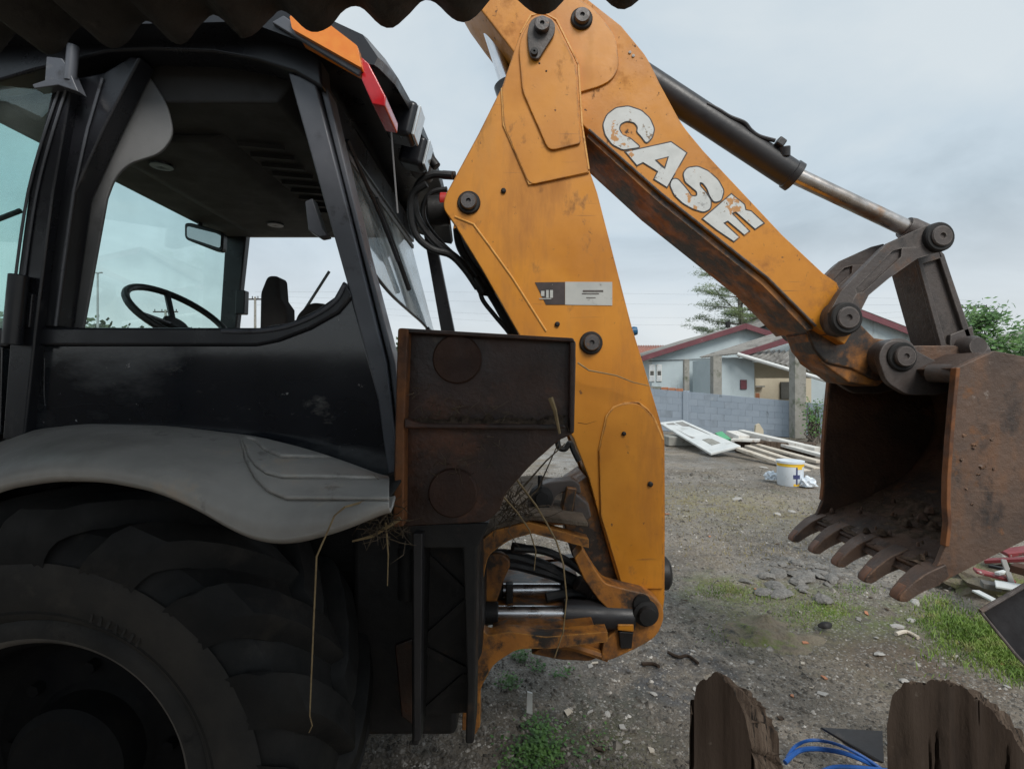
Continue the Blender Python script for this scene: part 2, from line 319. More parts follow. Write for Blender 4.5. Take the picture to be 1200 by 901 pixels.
MAROON = mat('maroon_fascia', [(.125, .035, .045), (.165, .050, .060)], 2, (.5, .7), bump=.1, spots=[((.10, .055, .055), 3, .56, .7), ((.22, .16, .15), 4, .64, .74)])
ROOFF = mat('grey_roof_sheet', [(.20, .19, .18), (.28, .27, .25), (.235, .225, .21)], 1.5, (.8, .95), bump=.2, bscale=12, bdist=.02, spots=[((.10, .095, .085), 2, .52, .68)])
ROOFR = mat('red_clay_roof', [(.28, .12, .09), (.36, .17, .13)], 3, (.7, .9), bump=.2, bscale=20)
BEIGE = mat('beige_wall_paint', [(.50, .44, .33), (.56, .50, .38)], 2, (.7, .9), bump=.1)
WHITE = mat('white_paint', [(.60, .62, .61), (.70, .71, .69)], 3, (.4, .6), bump=.08, spots=[((.36, .35, .32), 2.4, .55, .74), ((.22, .20, .17), 6, .62, .72)])
DARKIN = mat('dark_interior', [(.06, .06, .055), (.09, .09, .08)], 3, (.8, .9), bump=.1)
BRICK_M = mat('orange_brick', [(.42, .17, .09), (.50, .22, .12)], 12, (.8, .95), bump=.3)
PLANK = mat('pale_plank', [(.48, .42, .34), (.58, .52, .44), (.52, .45, .36)], 3, (.7, .9), bump=.3, bscale=40, stretch=(1, 1, 1), spots=[((.28, .22, .16), 4, .56, .7)])
PLANK_W = mat('painted_plank', [(.62, .60, .55), (.70, .68, .64)], 3, (.6, .85), bump=.25, spots=[((.38, .30, .24), 5, .58, .68)])
WOOD = mat('weathered_dark_wood', [(.024, .016, .011), (.037, .025, .018), (.055, .040, .030)], 1.6, (.8, .97), bump=.7, bscale=26, bdist=.008, spec=.2,
           stretch=(1.2, 1.2, .40), spots=[((.010, .0075, .006), 2.4, .56, .72, (1.6, 1.6, .35)), ((.085, .066, .052), 2.0, .57, .86, (1.5, 1.5, .35)), ((.12, .10, .082), 14, .65, .73)])
WOOD_EDGE = mat('split_grey_wood', [(.055, .036, .025), (.105, .073, .052), (.17, .125, .093)], 12, (.8, .97), bump=1.0, bscale=45, bdist=.012, spec=.25,
           stretch=(3.0, 3.0, .5), spots=[((.012, .009, .007), 14, .54, .62, (3, 3, .35))])
TIN_W = mat('white_tin', [(.68, .74, .80), (.74, .79, .84)], 5, (.3, .5), bump=.05, spots=[((.50, .50, .48), 8, .62, .7)])
TIN_Y = mat('yellow_lid', [(.85, .50, .02), (.90, .58, .05)], 6, (.35, .5), bump=.05)
TIN_B = mat('dark_blue_print', [(.05, .06, .16)], 6, (.4, .5), bump=0)
BLUEC = mat('blue_cable', [(.012, .085, .33), (.02, .11, .40)], 20, (.35, .5), bump=.05)
GREENP = mat('green_plastic', [(.10, .42, .20)], 6, (.4, .5), bump=.1)
REDP = mat('red_painted_scrap', [(.20, .030, .035), (.30, .05, .055)], 6, (.4, .6), bump=.2, spots=[((.5, .46, .42), 7, .56, .60), ((.06, .04, .035), 9, .6, .68)])
STONE = mat('grey_stone', [(.13, .122, .112), (.20, .188, .172), (.27, .255, .235)], 5, (.75, .95), bump=.5, bscale=30, bdist=.01, spots=[((.10, .085, .07), 7, .56, .7)])
STONE_W = mat('pale_stone', [(.34, .32, .295), (.46, .44, .41)], 8, (.7, .9), bump=.3, spots=[((.22, .19, .16), 10, .58, .7)])
STRAW = mat('dry_straw', [(.20, .135, .065), (.30, .215, .11), (.25, .17, .08)], 30, (.6, .85), bump=.1)
STRAW_D = mat('dark_dry_grass', [(.045, .030, .020), (.085, .060, .037), (.14, .105, .065)], 40, (.7, .9), bump=.1)
GRASS_M = mat('grass_blade', [(.11, .19, .028), (.17, .27, .045), (.25, .33, .07)], 7, (.5, .7), bump=0, spots=[((.32, .28, .12), 9, .54, .66)])
WEED_M = mat('weed_leaf', [(.045, .11, .025), (.075, .17, .04), (.11, .22, .05)], 9, (.5, .7), bump=0)
LEAF_M = mat('bush_leaf', [(.040, .11, .025), (.075, .17, .040), (.13, .24, .06)], 3, (.45, .65), bump=0)
PINE_M = mat('pine_needle', [(.085, .125, .055), (.13, .18, .075), (.19, .235, .10)], 1.4, (.6, .8), bump=0)
BARK = mat('grey_bark', [(.10, .085, .07), (.17, .145, .12)], 6, (.8, .95), bump=.6, bscale=20, bdist=.02)
FAR_TREE = mat('far_tree_leaf', [(.05, .075, .045), (.085, .115, .06)], .4, (.8, .9), bump=0)
MOSS = mat('mossy_earth', [(.16, .13, .095), (.24, .20, .145), (.19, .17, .11)], 7, (.85, .97), bump=1.0, bscale=30, bdist=.03,
           spots=[((.17, .20, .06), 5, .52, .64), ((.42, .26, .14), 3.3, .60, .72), ((.08, .075, .065), 6, .56, .66)])
METALPOLE = mat('galvanised_pole', [(.30, .31, .32), (.36, .37, .38)], 3, (.5, .7), bump=.05)
SEATM = mat('seat_fabric', [(.028, .024, .024), (.045, .038, .036)], 9, (.8, .95), bump=.3, bscale=160)
HILLM = mat('hazy_hill', [(.18, .20, .17), (.24, .23, .20), (.20, .235, .18)], .02, (.9, 1), bump=0, spots=[((.30, .23, .18), .03, .58, .7)])

def ground_material():
    m = bpy.data.materials.new('yard_ground'); m.use_nodes = True; t = m.node_tree; n = t.nodes; l = t.links; b = n['Principled BSDF']
    tc = n.new('ShaderNodeTexCoord')
    def nz(sc, dt=8, ro=.62):
        x = n.new('ShaderNodeTexNoise'); x.inputs['Scale'].default_value = sc; x.inputs['Detail'].default_value = dt; x.inputs['Roughness'].default_value = ro
        l.new(tc.outputs['Object'], x.inputs['Vector']); return x.outputs[0]
    def mix(f, a, c):
        x = n.new('ShaderNodeMix'); x.data_type = 'RGBA'; l.new(f, x.inputs[0])
        l.new(a, x.inputs[6]); x.inputs[7].default_value = (*c, 1); return x.outputs[2]
    def rng(f, lo, hi, to=1):
        k = n.new('ShaderNodeMapRange'); k.inputs[1].default_value = lo; k.inputs[2].default_value = hi; k.inputs[4].default_value = to; l.new(f, k.inputs[0]); return k.outputs[0]
    r = n.new('ShaderNodeValToRGB'); l.new(nz(1.1), r.inputs[0])
    r.color_ramp.elements[0].position = .32; r.color_ramp.elements[0].color = (.120, .100, .078, 1)
    r.color_ramp.elements[1].position = .68; r.color_ramp.elements[1].color = (.40, .338, .268, 1)
    q = r.color_ramp.elements.new(.5); q.color = (.245, .205, .160, 1)
    col = r.outputs[0]
    col = mix(rng(nz(4.5, 8, .7), .54, .68, .6), col, (.088, .070, .053))
    col = mix(rng(nz(6.5, 8, .7), .56, .70, .6), col, (.25, .222, .19))
    col = mix(rng(nz(1.7, 6), .60, .72, .7), col, (.095, .11, .04))
    col = mix(rng(nz(.55), .52, .66, .8), col, (.18, .172, .165))          # dark grey gravel
    col = mix(rng(nz(.8, 6), .58, .72, .8), col, (.20, .16, .085))         # dry yellow grass
    col = mix(rng(nz(2.2, 9, .7), .56, .66, .75), col, (.068, .052, .037)) # damp earth
    def patch(col, cx, cy, rad, c, sc=5.0, amt=.9, lo=.40):
        d = n.new('ShaderNodeVectorMath'); d.operation = 'DISTANCE'; l.new(tc.outputs['Object'], d.inputs[0]); d.inputs[1].default_value = (cx, cy, 0)
        k = n.new('ShaderNodeMapRange'); k.inputs[1].default_value = rad; k.inputs[2].default_value = rad*.25; l.new(d.outputs['Value'], k.inputs[0])
        a = n.new('ShaderNodeMath'); a.operation = 'MULTIPLY'; l.new(k.outputs[0], a.inputs[0]); l.new(rng(nz(sc, 7, .7), lo, lo+.2, amt), a.inputs[1])
        return mix(a.outputs[0], col, c)
    for (u, v, rad, c) in ((830, 765, .85, (.055, .057, .062)), (760, 800, .5, (.10, .10, .105)), (690, 845, .45, (.10, .10, .045)), (640, 860, .6, (.05, .044, .033)), (930, 640, .9, (.075, .068, .058)), (760, 690, .8, (.085, .078, .068)), (1030, 740, .5, (.075, .060, .044)), (1080, 775, .5, (.15, .10, .062)), (990, 800, .6, (.20, .165, .125)),
                           (850, 693, .45, (.20, .24, .05)), (960, 708, .55, (.18, .22, .05)), (1130, 735, .6, (.14, .19, .04)), (880, 725, .6, (.15, .14, .07)), (850, 590, 1.6, (.27, .23, .11)), (960, 665, .8, (.14, .135, .13)), (700, 890, .35, (.12, .12, .05))):
        g_ = G(u, v); col = patch(col, g_.x, g_.y, rad, c)
    vo = n.new('ShaderNodeTexVoronoi'); vo.inputs['Scale'].default_value = 95; l.new(tc.outputs['Object'], vo.inputs['Vector'])
    sepc = n.new('ShaderNodeSeparateColor'); l.new(vo.outputs['Color'], sepc.inputs[0])
    col = mix(rng(sepc.outputs[0], .88, .92, .6), col, (.40, .38, .35))
    col = mix(rng(sepc.outputs[1], .82, .9, .6), col, (.075, .065, .055))
    col = mix(rng(nz(38, 6, .75), .54, .68, .8), col, (.065, .055, .045))
    col = mix(rng(nz(11, 7, .75), .55, .66, .75), col, (.075, .066, .056))
    col = mix(rng(nz(60, 6, .75), .60, .70, .6), col, (.38, .35, .31))
    l.new(col, b.inputs['Base Color']); l.new(rng(nz(1.6, 6), .35, .62, .95), b.inputs['Roughness']); b.inputs['Specular IOR Level'].default_value = .35
    v2 = n.new('ShaderNodeTexVoronoi'); v2.inputs['Scale'].default_value = 95; l.new(tc.outputs['Object'], v2.inputs['Vector'])
    b1 = n.new('ShaderNodeBump'); b1.inputs['Strength'].default_value = .5; b1.inputs['Distance'].default_value = .006; b1.invert = True; l.new(v2.outputs['Distance'], b1.inputs['Height'])
    b2 = n.new('ShaderNodeBump'); b2.inputs['Strength'].default_value = .9; b2.inputs['Distance'].default_value = .03; l.new(nz(14, 10, .7), b2.inputs['Height']); l.new(b1.outputs[0], b2.inputs['Normal'])
    l.new(b2.outputs[0], b.inputs['Normal'])
    return m
GROUND_M = ground_material()

# ================================================================== THE SETTING
def gz(x, y):
    """gentle unevenness of the yard"""
    d = max(0.0, 1 - max(0, (y-9)/8)) if y > 9 else 1.0
    if abs(x) > 12: d *= max(0, 1-(abs(x)-12)/6)
    return d*(.035*noise.noise((x*.9, y*.9, 1.3))+.016*noise.noise((x*3.1, y*3.1, 4.4))+.008*noise.noise((x*9, y*9, 2.2)))-.01
def axis(lo, a, b, hi, step):
    v = [a+step*i for i in range(int((b-a)/step)+1)]
    s = step; x = v[0]; L = []
    while x > lo: s *= 1.45; x -= s; L.append(x)
    s = step; x = v[-1]; Rr = []
    while x < hi: s *= 1.45; x += s; Rr.append(x)
    return L[::-1]+v+Rr
xs = axis(-1500, -1.2, 6.5, 1500, .055); ys = axis(-60, 1.9, 8, 2500, .055)
MB().grid([[Vector((x, y, gz(x, y))) for x in xs] for y in ys]).build('ground', GROUND_M, kind='structure', origin=(0, 0, 0), angle=180)

# far hills: a ridge right round the view
rows = []
for k, (rad, hgt) in enumerate(((520, -2), (600, .55), (700, .92), (820, 1.0), (1000, .6))):
    row = []
    for i in range(121):
        a = R(-80+160*i/120)
        hh = 40+22*noise.noise((a*2.2, .3, .7))+9*noise.noise((a*9, 1.3, .7))+(34 if a > .68 else 0)*min(1, (a-.68)*5)
        if abs(a) < .35: hh *= .75
        z = -2 if k == 0 else hh*hgt+4*noise.noise((a*30, k*1.0, 0))
        row.append(Vector((rad*math.sin(a), rad*math.cos(a), z)))
    rows.append(row)
MB().grid(rows).build('hills', HILLM, kind='structure', angle=180, origin=(0, 700, 0))

# ------------------------------------------------------------------ shed whose eave hangs over the camera
shed = empty('shed', (-2.5, -1.0, 0), 'open shed with a dark corrugated eave hanging over the top of the picture', 'shed')
EAVE_ANG = R(-6.8)
ex = Vector((math.cos(EAVE_ANG), math.sin(EAVE_ANG), 0)); ey = Vector((math.sin(EAVE_ANG), -math.cos(EAVE_ANG), 0))  # along eave, back under the roof
E0 = P(457, 31.5, 1.165); E0.z += .030
def roof_pt(s, t):                                  # s along eave, t back from it
    w = math.cos(2*math.pi*s/.1745)
    jag = .010*noise.noise((s*9, .2, .6))+.006*noise.noise((s*31, 3, .6)) if t == 0 else 0
    return E0+ex*s+ey*(t+jag)+Vector((0, 0, .14*t-.030*w+.004*noise.noise((s*6, t*2, 7))))
for i in range(8):
    s0 = -5.88+i*.92 ; s1 = s0+.96
    n = 76
    m = MB().grid([[roof_pt(s0+(s1-s0)*k/n, t)+Vector((0, 0, .007*(i % 2))) for k in range(n+1)] for t in (0, .04, .4, 1.2, 2.0, 2.7)])
    m.build('roof_sheet', FIBRE, shed, solid=.009, angle=60)
def roofbar(t, dz, w, h):
    a = E0+ex*(-5.2)+ey*t+Vector((0, 0, .14*t-dz)); b = E0+ex*1.45+ey*t+Vector((0, 0, .14*t-dz)); return MB().bar(a, b, w, h)
for t in (1.1, 2.5): roofbar(t, .075, .05, .09).build('purlin', WOOD, shed)
def shedpt(s, t, z): q = E0+ex*s+ey*t; q.z = z; return q
MB().prism([shedpt(-5.3, 4.6, 0), shedpt(1.5, 4.6, 0), shedpt(1.5, 4.6, 1.9), shedpt(-5.3, 4.6, 1.9)], ey*.12).build('unseen_dark_wall', WOOD_EDGE, shed)  # unseen free-standing wall, added to keep the side panel's reflections dark
for s in (-5.1, -2.0, 1.4): MB().cyl(shedpt(s, 2.5, 0), shedpt(s, 2.5, 2.62), .07, n=12).build('post', WOOD, shed)

# ================================================================== BACKHOE LOADER
bh = empty('backhoe_loader', (-1.0, 2.22, 0), 'orange and black backhoe loader parked with its boom folded beside the shed', 'backhoe')
MIDY = 2.22
# ---- chassis
MB().box((-1.6, MIDY, .92), (3.0, 1.10, .62)).build('chassis', DARKMETAL, bh, bevel=.03)
MB().cyl((-1.068, 1.3, .615), (-1.068, 3.14, .615), .13).build('rear_axle', DARKMETAL, bh)
# ---- wheels
def wheel(cx, cz, y0, sgn):
    """y0: outer face, sgn +1 goes inward along +Y"""
    w = bpy.data.objects.new('rear_wheel', None); C.objects.link(w); WO[w] = Vector((cx, y0, cz)); w.parent = bh; w.location = WO[w]-WO[bh]
    c = (cx, y0, cz); ax = (0, sgn, 0)
    prof = [(.330, .075), (.338, .045), (.352, .030), (.372, .026), (.385, .034), (.40, .018), (.44, .004), (.50, -.002), (.55, .012), (.585, .04), (.605, .09), (.612, .16), (.615, .235),
            (.612, .31), (.605, .38), (.585, .43), (.55, .458), (.50, .472), (.44, .466), (.38, .44), (.33, .40)]
    m = MB().lathe(c, ax, prof, 96)
    NL = 16
    def pt(th, r, h): return Vector((cx+r*math.sin(th), y0+sgn*h, cz+r*math.cos(th)))
    for side in (0, 1):
        for k in range(NL):
            t0 = 2*math.pi*(k+.5*side)/NL
            sts = [(-.035, .520, -.004, .523), (-.030, .540, -.006, .552), (-.020, .560, -.004, .590), (-.006, .578, .004, .618), (.02, .590, .018, .638), (.06, .60, .045, .650), (.14, .606, .10, .658), (.24, .610, .165, .660), (.33, .612, .225, .656), (.37, .612, .25, .645), (.385, .612, .262, .615)]
            vs = []; fs = []; Q = 8
            for (dt, rb, h, rt) in sts:
                hh = h if side == 0 else .47-h
                d_ = rt-rb
                for (o, r) in ((-.092, rb-.006), (-.074, rb+.45*d_), (-.062, rt-.006), (-.055, rt), (.055, rt), (.062, rt-.006), (.074, rb+.45*d_), (.092, rb-.006)):
                    vs.append(pt(t0+dt*1.15+o*1.3, r, hh))
            for j in range(len(sts)-1):
                for q in range(Q-1): fs.append([j*Q+q, j*Q+q+1, j*Q+Q+q+1, j*Q+Q+q])
            m.add(vs, fs); continue
            fs += [[3, 2, 1, 0], [len(vs)-4, len(vs)-3, len(vs)-2, len(vs)-1]]
            m.add(vs, fs)
    # rings moulded into the sidewall
    for rr in (.405, .475): m.lathe((cx, y0+sgn*(.012 if rr < .45 else 0.0), cz), ax, [(rr, .006), (rr+.003, -.004), (rr+.009, -.004), (rr+.012, .006)], 96)
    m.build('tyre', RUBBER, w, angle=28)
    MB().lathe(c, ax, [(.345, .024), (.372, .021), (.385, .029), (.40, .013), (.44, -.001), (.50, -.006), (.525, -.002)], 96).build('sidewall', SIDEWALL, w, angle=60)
    MB().lathe(c, ax, [(.328, .040), (.340, .026), (.350, .024), (.356, .030), (.352, .040)], 96).build('rim_flange', FLANGE, w, angle=60)
    for k in range(30):
        if k % 10 > 6: continue
        a0 = k*.045+(k//10)*1.2+.35
        r0 = .418
        q = [Vector((cx+r*math.sin(a0+da), y0+sgn*(.0005), cz+r*math.cos(a0+da))) for r, da in ((r0, -.010), (r0+.020, -.010), (r0+.020, -.004+.010*(k % 3)/2), (r0, .004+.006*(k % 2)))]
        MB().prism(q, (0, -sgn*.002, 0)).build('sidewall_mark', SIDEWALL, w)
    MB().lathe(c, ax, [(.330, .09), (.345, .045), (.349, .036), (.345, .030), (.335, .034), (.318, .055), (.305, .08), (.30, .14), (.285, .17), (.27, .18), (.25, .195), (.16, .185), (.145, .17), (.14, .10), (.12, .085), (0.001, .085)], 72).build('rim', RIM_M, w, angle=30)
    for k in range(8):
        a = 2*math.pi*k/8; p = Vector((cx+.20*math.sin(a), y0+sgn*.165, cz+.20*math.cos(a)))
        MB().cyl(p, p+Vector((0, sgn*.03, 0)), .016, n=6).build('wheel_nut', RIM_M, w)
wheel(-1.068, .615, 1.125, 1)
wheel(-1.068, .615, 3.315, -1)

# ---- fender: lofted shell with stepped ribs at its rear end
top_c = [(-140, 600), (-60, 548), (0, 519), (35, 505), (100, 497.5), (200, 500), (300, 512), (360, 527), (400, 540), (456, 561)]
bot_c = [(-140, 668), (-60, 596), (0, 567), (60, 557), (120, 558), (180, 570), (230, 592), (275, 619), (310, 631), (345, 631), (400, 616), (456, 592)]
def interp(c, u):
    for (a, b), (a2, b2) in zip(c, c[1:]):
        if a <= u <= a2:
            t = (u-a)/(a2-a); return b+(b2-b)*t
    return c[-1][1]
def sm(c, u): return sum(interp(c, min(max(u+d, c[0][0]), c[-1][0])) for d in range(-18, 19, 6))/7
steps = [[(288, 513), (300, 516), (310, 527), (330, 535), (400, 536), (470, 537)],
         [(285, 513), (291, 533), (300, 545), (312, 554), (332, 559), (470, 560)],
         [(282, 513), (288, 538), (300, 560), (315, 575), (337, 584), (470, 585)]]
rows = []
FU = [-140+415*i/70 for i in range(70)]+[275+181*i/170 for i in range(171)]
NU, NV = len(FU)-1, 200
FAB = [(sm(top_c, u), sm(bot_c, u)) for u in FU]
def fender_y(u, v):
    a = sm(top_c, u); b = sm(bot_c, u); t = max(0, min(1, (v-a)/(b-a)))
    y = 1.45-.33*math.sin(min(1, t*1.08)*math.pi/2)**.75
    for st in steps:
        if u > st[0][0]:
            d = (interp(st, u)-v)
            y += -.014*(1/(1+math.exp(-max(-30, min(30, d/.7)))))+.014*math.exp(-((d+1.8)/1.7)**2)*min(1, (u-st[0][0])/8)
    return y
for j in range(NV+1):
    t = j/NV; row = []
    for i in range(NU+1):
        u = FU[i]
        a, b = FAB[i]; v = a+(b-a)*t
        row.append(P(u, v, fender_y(u, v)))
    rows.append(row)
edge = rows[-1]
rows.append([p+Vector((0, .012, -.012)) for p in edge]); rows.append([p+Vector((0, .035, -.006)) for p in edge]); rows.append([p+Vector((0, .06, .01)) for p in edge])
fen = MB().grid(rows).build('fender', FENDER, bh, angle=80, solid=.006)
# inner wheel arch of steel behind the fender lip
rows = [[P(-140+596*i/60, sm(bot_c, -140+596*i/60)-10-(20 if k else 0), 1.20)*1.0+Vector((0, .5*k, .03*k)) for i in range(61)] for k in range(2)]
MB().grid(rows).build('wheel_arch', DARKMETAL, bh, solid=.006)
# far fender (mirror of the near one, simple)
MB().prism([Vector((-1.9, 2.9, .9)), Vector((-1.75, 2.9, 1.22)), Vector((-1.45, 2.9, 1.38)), Vector((-.9, 2.9, 1.38)), Vector((-.45, 2.9, 1.22)), Vector((-.4, 2.9, 1.1)), Vector((-.75, 2.9, 1.27)), Vector((-1.45, 2.9, 1.30)), Vector((-1.75, 2.9, 1.05))], (0, .42, 0)).build('fender', FENDER, bh, bevel=.02)

# ---- cab
YC, YF = 1.45, 2.99
cab = MB()
# rear pillar, near
cab_pillar = MB().plate([(337, 84), (369, 94), (452, 425), (468, 560), (455, 560), (443, 470), (412, 352)], YC-.005, YC+.075).build('cab_pillar', PILLAR, bh, bevel=.006)
MB().plate([(374, 100), (384, 104), (428, 292), (463, 425), (474, 520), (470, 545), (456, 425)], YC+.012, YC+.085).build('pillar_trim', PILLAR, bh, bevel=.005)
MB().plate([(369, 94), (375, 98), (457, 425), (472, 560), (467, 560), (451, 425)], YC+.035, YC+.07).build('pillar_seal', HOSE, bh)
# near centre pillar with door
MB().plate([(66, 95), (120, 85), (152, 66), (165, 66), (122, 150), (88, 225), (66, 384), (44, 384), (66, 225)], YC-.002, YC+.06).build('cab_pillar', BLACK, bh, bevel=.007)
MB().tube([P(120, 92, YC-.006), P(103, 150, YC-.006), P(86, 225, YC-.006), P(74, 310, YC-.006), P(65, 382, YC-.006)], .004, 6).build('door_seal', PILLAR, bh)
MB().plate([(60, 107), (84, 100), (62, 225), (42, 384), (28, 515), (2, 515), (12, 384), (33, 225)], YC-.03, YC+.02).build('door_frame', BLACK, bh, bevel=.006)
for q in ((70, 103, 33, 225, 11, 384), (78, 103, 43, 225, 21, 384)):
    MB().tube(smooth_path([P(q[0], q[1], YC-.034), P(q[2], q[3], YC-.034), P(q[4], q[5], YC-.034)]), .0035, 6).build('door_seal', PILLAR, bh)
MB().plate([(-200, 405), (2, 405), (0, 508), (-20, 520), (-200, 620)], YC-.028, YC+.015).build('door_panel', NAVY, bh, bevel=.006)
MB().plate([(-200, 384), (12, 384), (9, 406), (-200, 406)], YC-.03, YC+.02).build('door_rail', BLACK, bh, bevel=.005)
# pillar trim inside the cab
MB().plate([(146, 70), (168, 80), (196, 122, 16), (203, 158, 12), (188, 180, 12), (150, 192, 14), (134, 208, 14), (125, 232), (97, 386), (68, 386), (88, 225), (110, 160), (138, 112)], YC+.063, YC+.073, n=6).build('pillar_lining', TRIM, bh, bevel=.004)
for q in ((83, 369), (118, 178), (160, 87)):
    MB().lathe(P(*q, YC+.063), (0, -1, 0), [(.006, -.002), (.006, .003), (.001, .004)], 12).build('screw', BLACK, bh)
# sill, rear lower curved frame, side panel
MB().plate([(42, 383.5), (260, 384), (302, 384), (338, 378), (370, 363), (391, 348), (402, 328), (413, 347), (396, 367), (362, 386), (325, 400), (300, 405), (42, 405)], YC-.012, YC+.06).build('window_sill', BLACK, bh, bevel=.008)
MB().tube(smooth_path([P(u, v, YC-.016) for u, v in ((260, 388), (302, 388), (338, 382), (371, 368), (393, 352), (403, 334))]), .006, 8).build('window_seal', PILLAR, bh)
MB().plate([(29, 404), (300, 404), (325, 399), (362, 385), (396, 366), (412, 346), (446, 470), (462, 566), (455, 575), (400, 556), (300, 528), (150, 515), (29, 525)], YC+.002, YC+.05).build('side_panel', NAVY, bh, bevel=.006)
MB().tube(smooth_path([P(u, v, YC+.001) for u, v in ((52, 420), (52, 468), (60, 477), (110, 473), (180, 471))]), .0018, 5).build('panel_crease', NAVY, bh)
# hinges
MB().cyl(P(22, 322, YC-.055), P(14, 404, YC-.055), .022, n=16).build('door_hinge', BLACK, bh, bevel=.003)
MB().plate([(18, 340), (38, 344), (34, 384), (12, 380)], YC-.04, YC-.02).build('hinge_plate', BLACK, bh, bevel=.003)
MB().cyl(P(86, 54, YC-.05), P(82, 96, YC-.05), .014, n=14).build('door_hinge', PILLAR, bh, bevel=.002)
MB().plate([(54, 66), (72, 68), (79, 78), (92, 108), (80, 104), (68, 100), (40, 104), (37, 99), (52, 94)], YC-.06, YC-.03).build('hinge_plate', PILLAR, bh, bevel=.003)
# cab top rail and roof
MB().plate([(-300, 128), (0, 94), (40, 82), (125, 61), (175, 58), (250, 61), (300, 70), (345, 84), (378, 103), (375, 70), (330, 20), (250, 5), (-300, 5)], YC-.02, YC+.06).build('cab_top_rail', BLACK, bh, bevel=.008)
rows = []
prof = [(-1.83, 2.47), (-1.6, 2.47), (-.70, 2.49), (-.42, 2.385), (-.365, 2.375), (-.355, 2.395), (-.395, 2.455), (-.60, 2.55), (-.95, 2.61), (-1.6, 2.62), (-1.86, 2.56)]
for y, dz, dx_ in ((1.355, 0, 0), (1.40, .02, .0), (1.6, .09, .0), (1.9, .14, .005), (2.22, .155, .01), (2.55, .15, .01), (2.85, .11, .005), (3.05, .03, 0), (3.085, 0, 0)):
    rows.append([Vector((x+dx_, y, z+(dz if k > 2 else 0))) for k, (x, z) in enumerate(prof)]+[Vector((prof[0][0]+dx_, y, prof[0][1]))])
m = MB().grid(rows); n = len(prof)
m.f.append(list(range(n))); m.f.append([8*(n+1)+i for i in range(n)][::-1])
m.build('cab_roof', BLACK, bh, angle=62)
rr = MB().plate([(318, 26), (332, 18), (424, 80), (420, 88)], 1.343, 1.356).build('roof_gutter', PILLAR, bh, bevel=.003)
MB().plate([(339, 18, 3), (385, 28, 3), (419, 54, 3), (424, 80, 3), (342, 34, 3)], 1.330, 1.40).build('side_marker_lamp', AMBER, bh, bevel=.004)
MB().plate([(423, 66), (432, 74), (452, 113), (451, 125), (436, 122), (423, 92)], 1.352, 1.50).build('tail_lamp', RED, bh, bevel=.004)
# headliner with overhead console, louvres
MB().xz([(-1.70, 2.44, .03), (-1.69, 2.385, .03), (-1.60, 2.372), (-.70, 2.372), (-.60, 2.50), (-1.70, 2.50)], 1.53, 2.93).build('headliner', HEAD, bh, bevel=.01)
MB().xz([(-1.48, 2.375), (-1.40, 2.345, .02), (-1.02, 2.345, .02), (-.96, 2.375)], 1.72, 2.80).build('overhead_console', HEAD, bh, bevel=.012)
for k in range(9):
    MB().box((-.88, 1.80+.085*k, 2.366), (.15, .020, .016), Matrix.Rotation(R(12), 3, 'Z')).build('louvre', HEAD, bh)
for (x, y) in ((-1.2, 2.6), (-1.3, 1.9)): MB().lathe((x, y, 2.345), (0, 0, -1), [(.04, -.004), (.038, .008), (.02, .010), (.0005, .006)], 20).build('roof_lamp', BLACK, bh)
MB().plate([(357, 236), (366, 232), (378, 268), (384, 276), (374, 278), (361, 270)], 1.50, 1.54).build('latch_bracket', PILLAR, bh, bevel=.004)
# far side frame
MB().plate([(265, 260), (290, 262), (276, 390), (262, 470), (244, 470), (257, 385)], 2.94, YF).build('cab_pillar', BLACK, bh, bevel=.008)
MB().plate([(494, 262), (507, 262), (533, 390), (540, 440), (526, 440)], 2.94, YF).build('cab_pillar', BLACK, bh, bevel=.008)
MB().plate([(276, 340), (287, 340), (286, 368), (275, 368)], 2.88, 2.93).build('door_latch', BLACK, bh, bevel=.006)
MB().xz([(-1.76, 1.1), (-.36, 1.1), (-.40, 1.64), (-1.76, 1.64)], 2.945, YF).build('far_side_panel', NAVY, bh, bevel=.006)
MB().xz([(-1.84, 1.0), (-1.76, 1.0), (-1.70, 2.50), (-1.78, 2.50)], YC, YC+.05).build('cab_pillar', BLACK, bh, bevel=.006)
MB().xz([(-1.70, 2.385), (-.55, 2.385), (-.55, 2.52), (-1.70, 2.52)], 2.94, YF).build('far_top_rail', BLACK, bh, bevel=.006)
p0 = P(12, 384, YC); 
MB().xz([(-1.77, p0.z), (p0.x, p0.z), (P(66, 107, YC).x, 2.36), (-1.72, 2.40)], YC-.002, YC+.003).build('door_glass', GLASS_T, bh)
MB().prism([Vector((-1.72, 1.5, 1.3)), Vector((-1.72, 2.95, 1.3)), Vector((-1.64, 2.95, 2.38)), Vector((-1.64, 1.5, 2.38))], (-.006, 0, 0)).build('windscreen', GLASS_T, bh)
MB().tube([P(-30, 268, 1.6), P(24, 247, 1.6)], .008, 8).build('mirror_arm', BLACK, bh)
# dashboard, steering wheel, seat, mirror
MB().xz([(-3.4, .7), (-1.85, .7), (-1.85, 1.42), (-3.4, 1.30, .08)], 1.85, 2.6).build('engine_hood', ORANGE, bh, bevel=.04)
MB().box((-1.72, MIDY, 1.27), (.16, 1.2, .5)).build('dashboard', HEAD, bh, bevel=.05)
swc = P(211, 371, 2.2); tilt = Matrix.Rotation(R(38), 3, 'Y') @ Matrix.Rotation(R(8), 3, 'X')
ring = [swc+tilt @ Vector((.205*math.cos(a), .205*math.sin(a), 0)) for a in [2*math.pi*k/48 for k in range(49)]]
sw = MB().tube(ring, .0145, 10, caps=False).build('steering_wheel', HOSE, bh)
hub = swc+tilt @ Vector((0, 0, -.05))
for k in range(3):
    a = 2*math.pi*k/3+.5; MB().tube([hub, swc+tilt @ Vector((.2*math.cos(a), .2*math.sin(a), 0))], .013, 8).build('spoke', HOSE, sw)
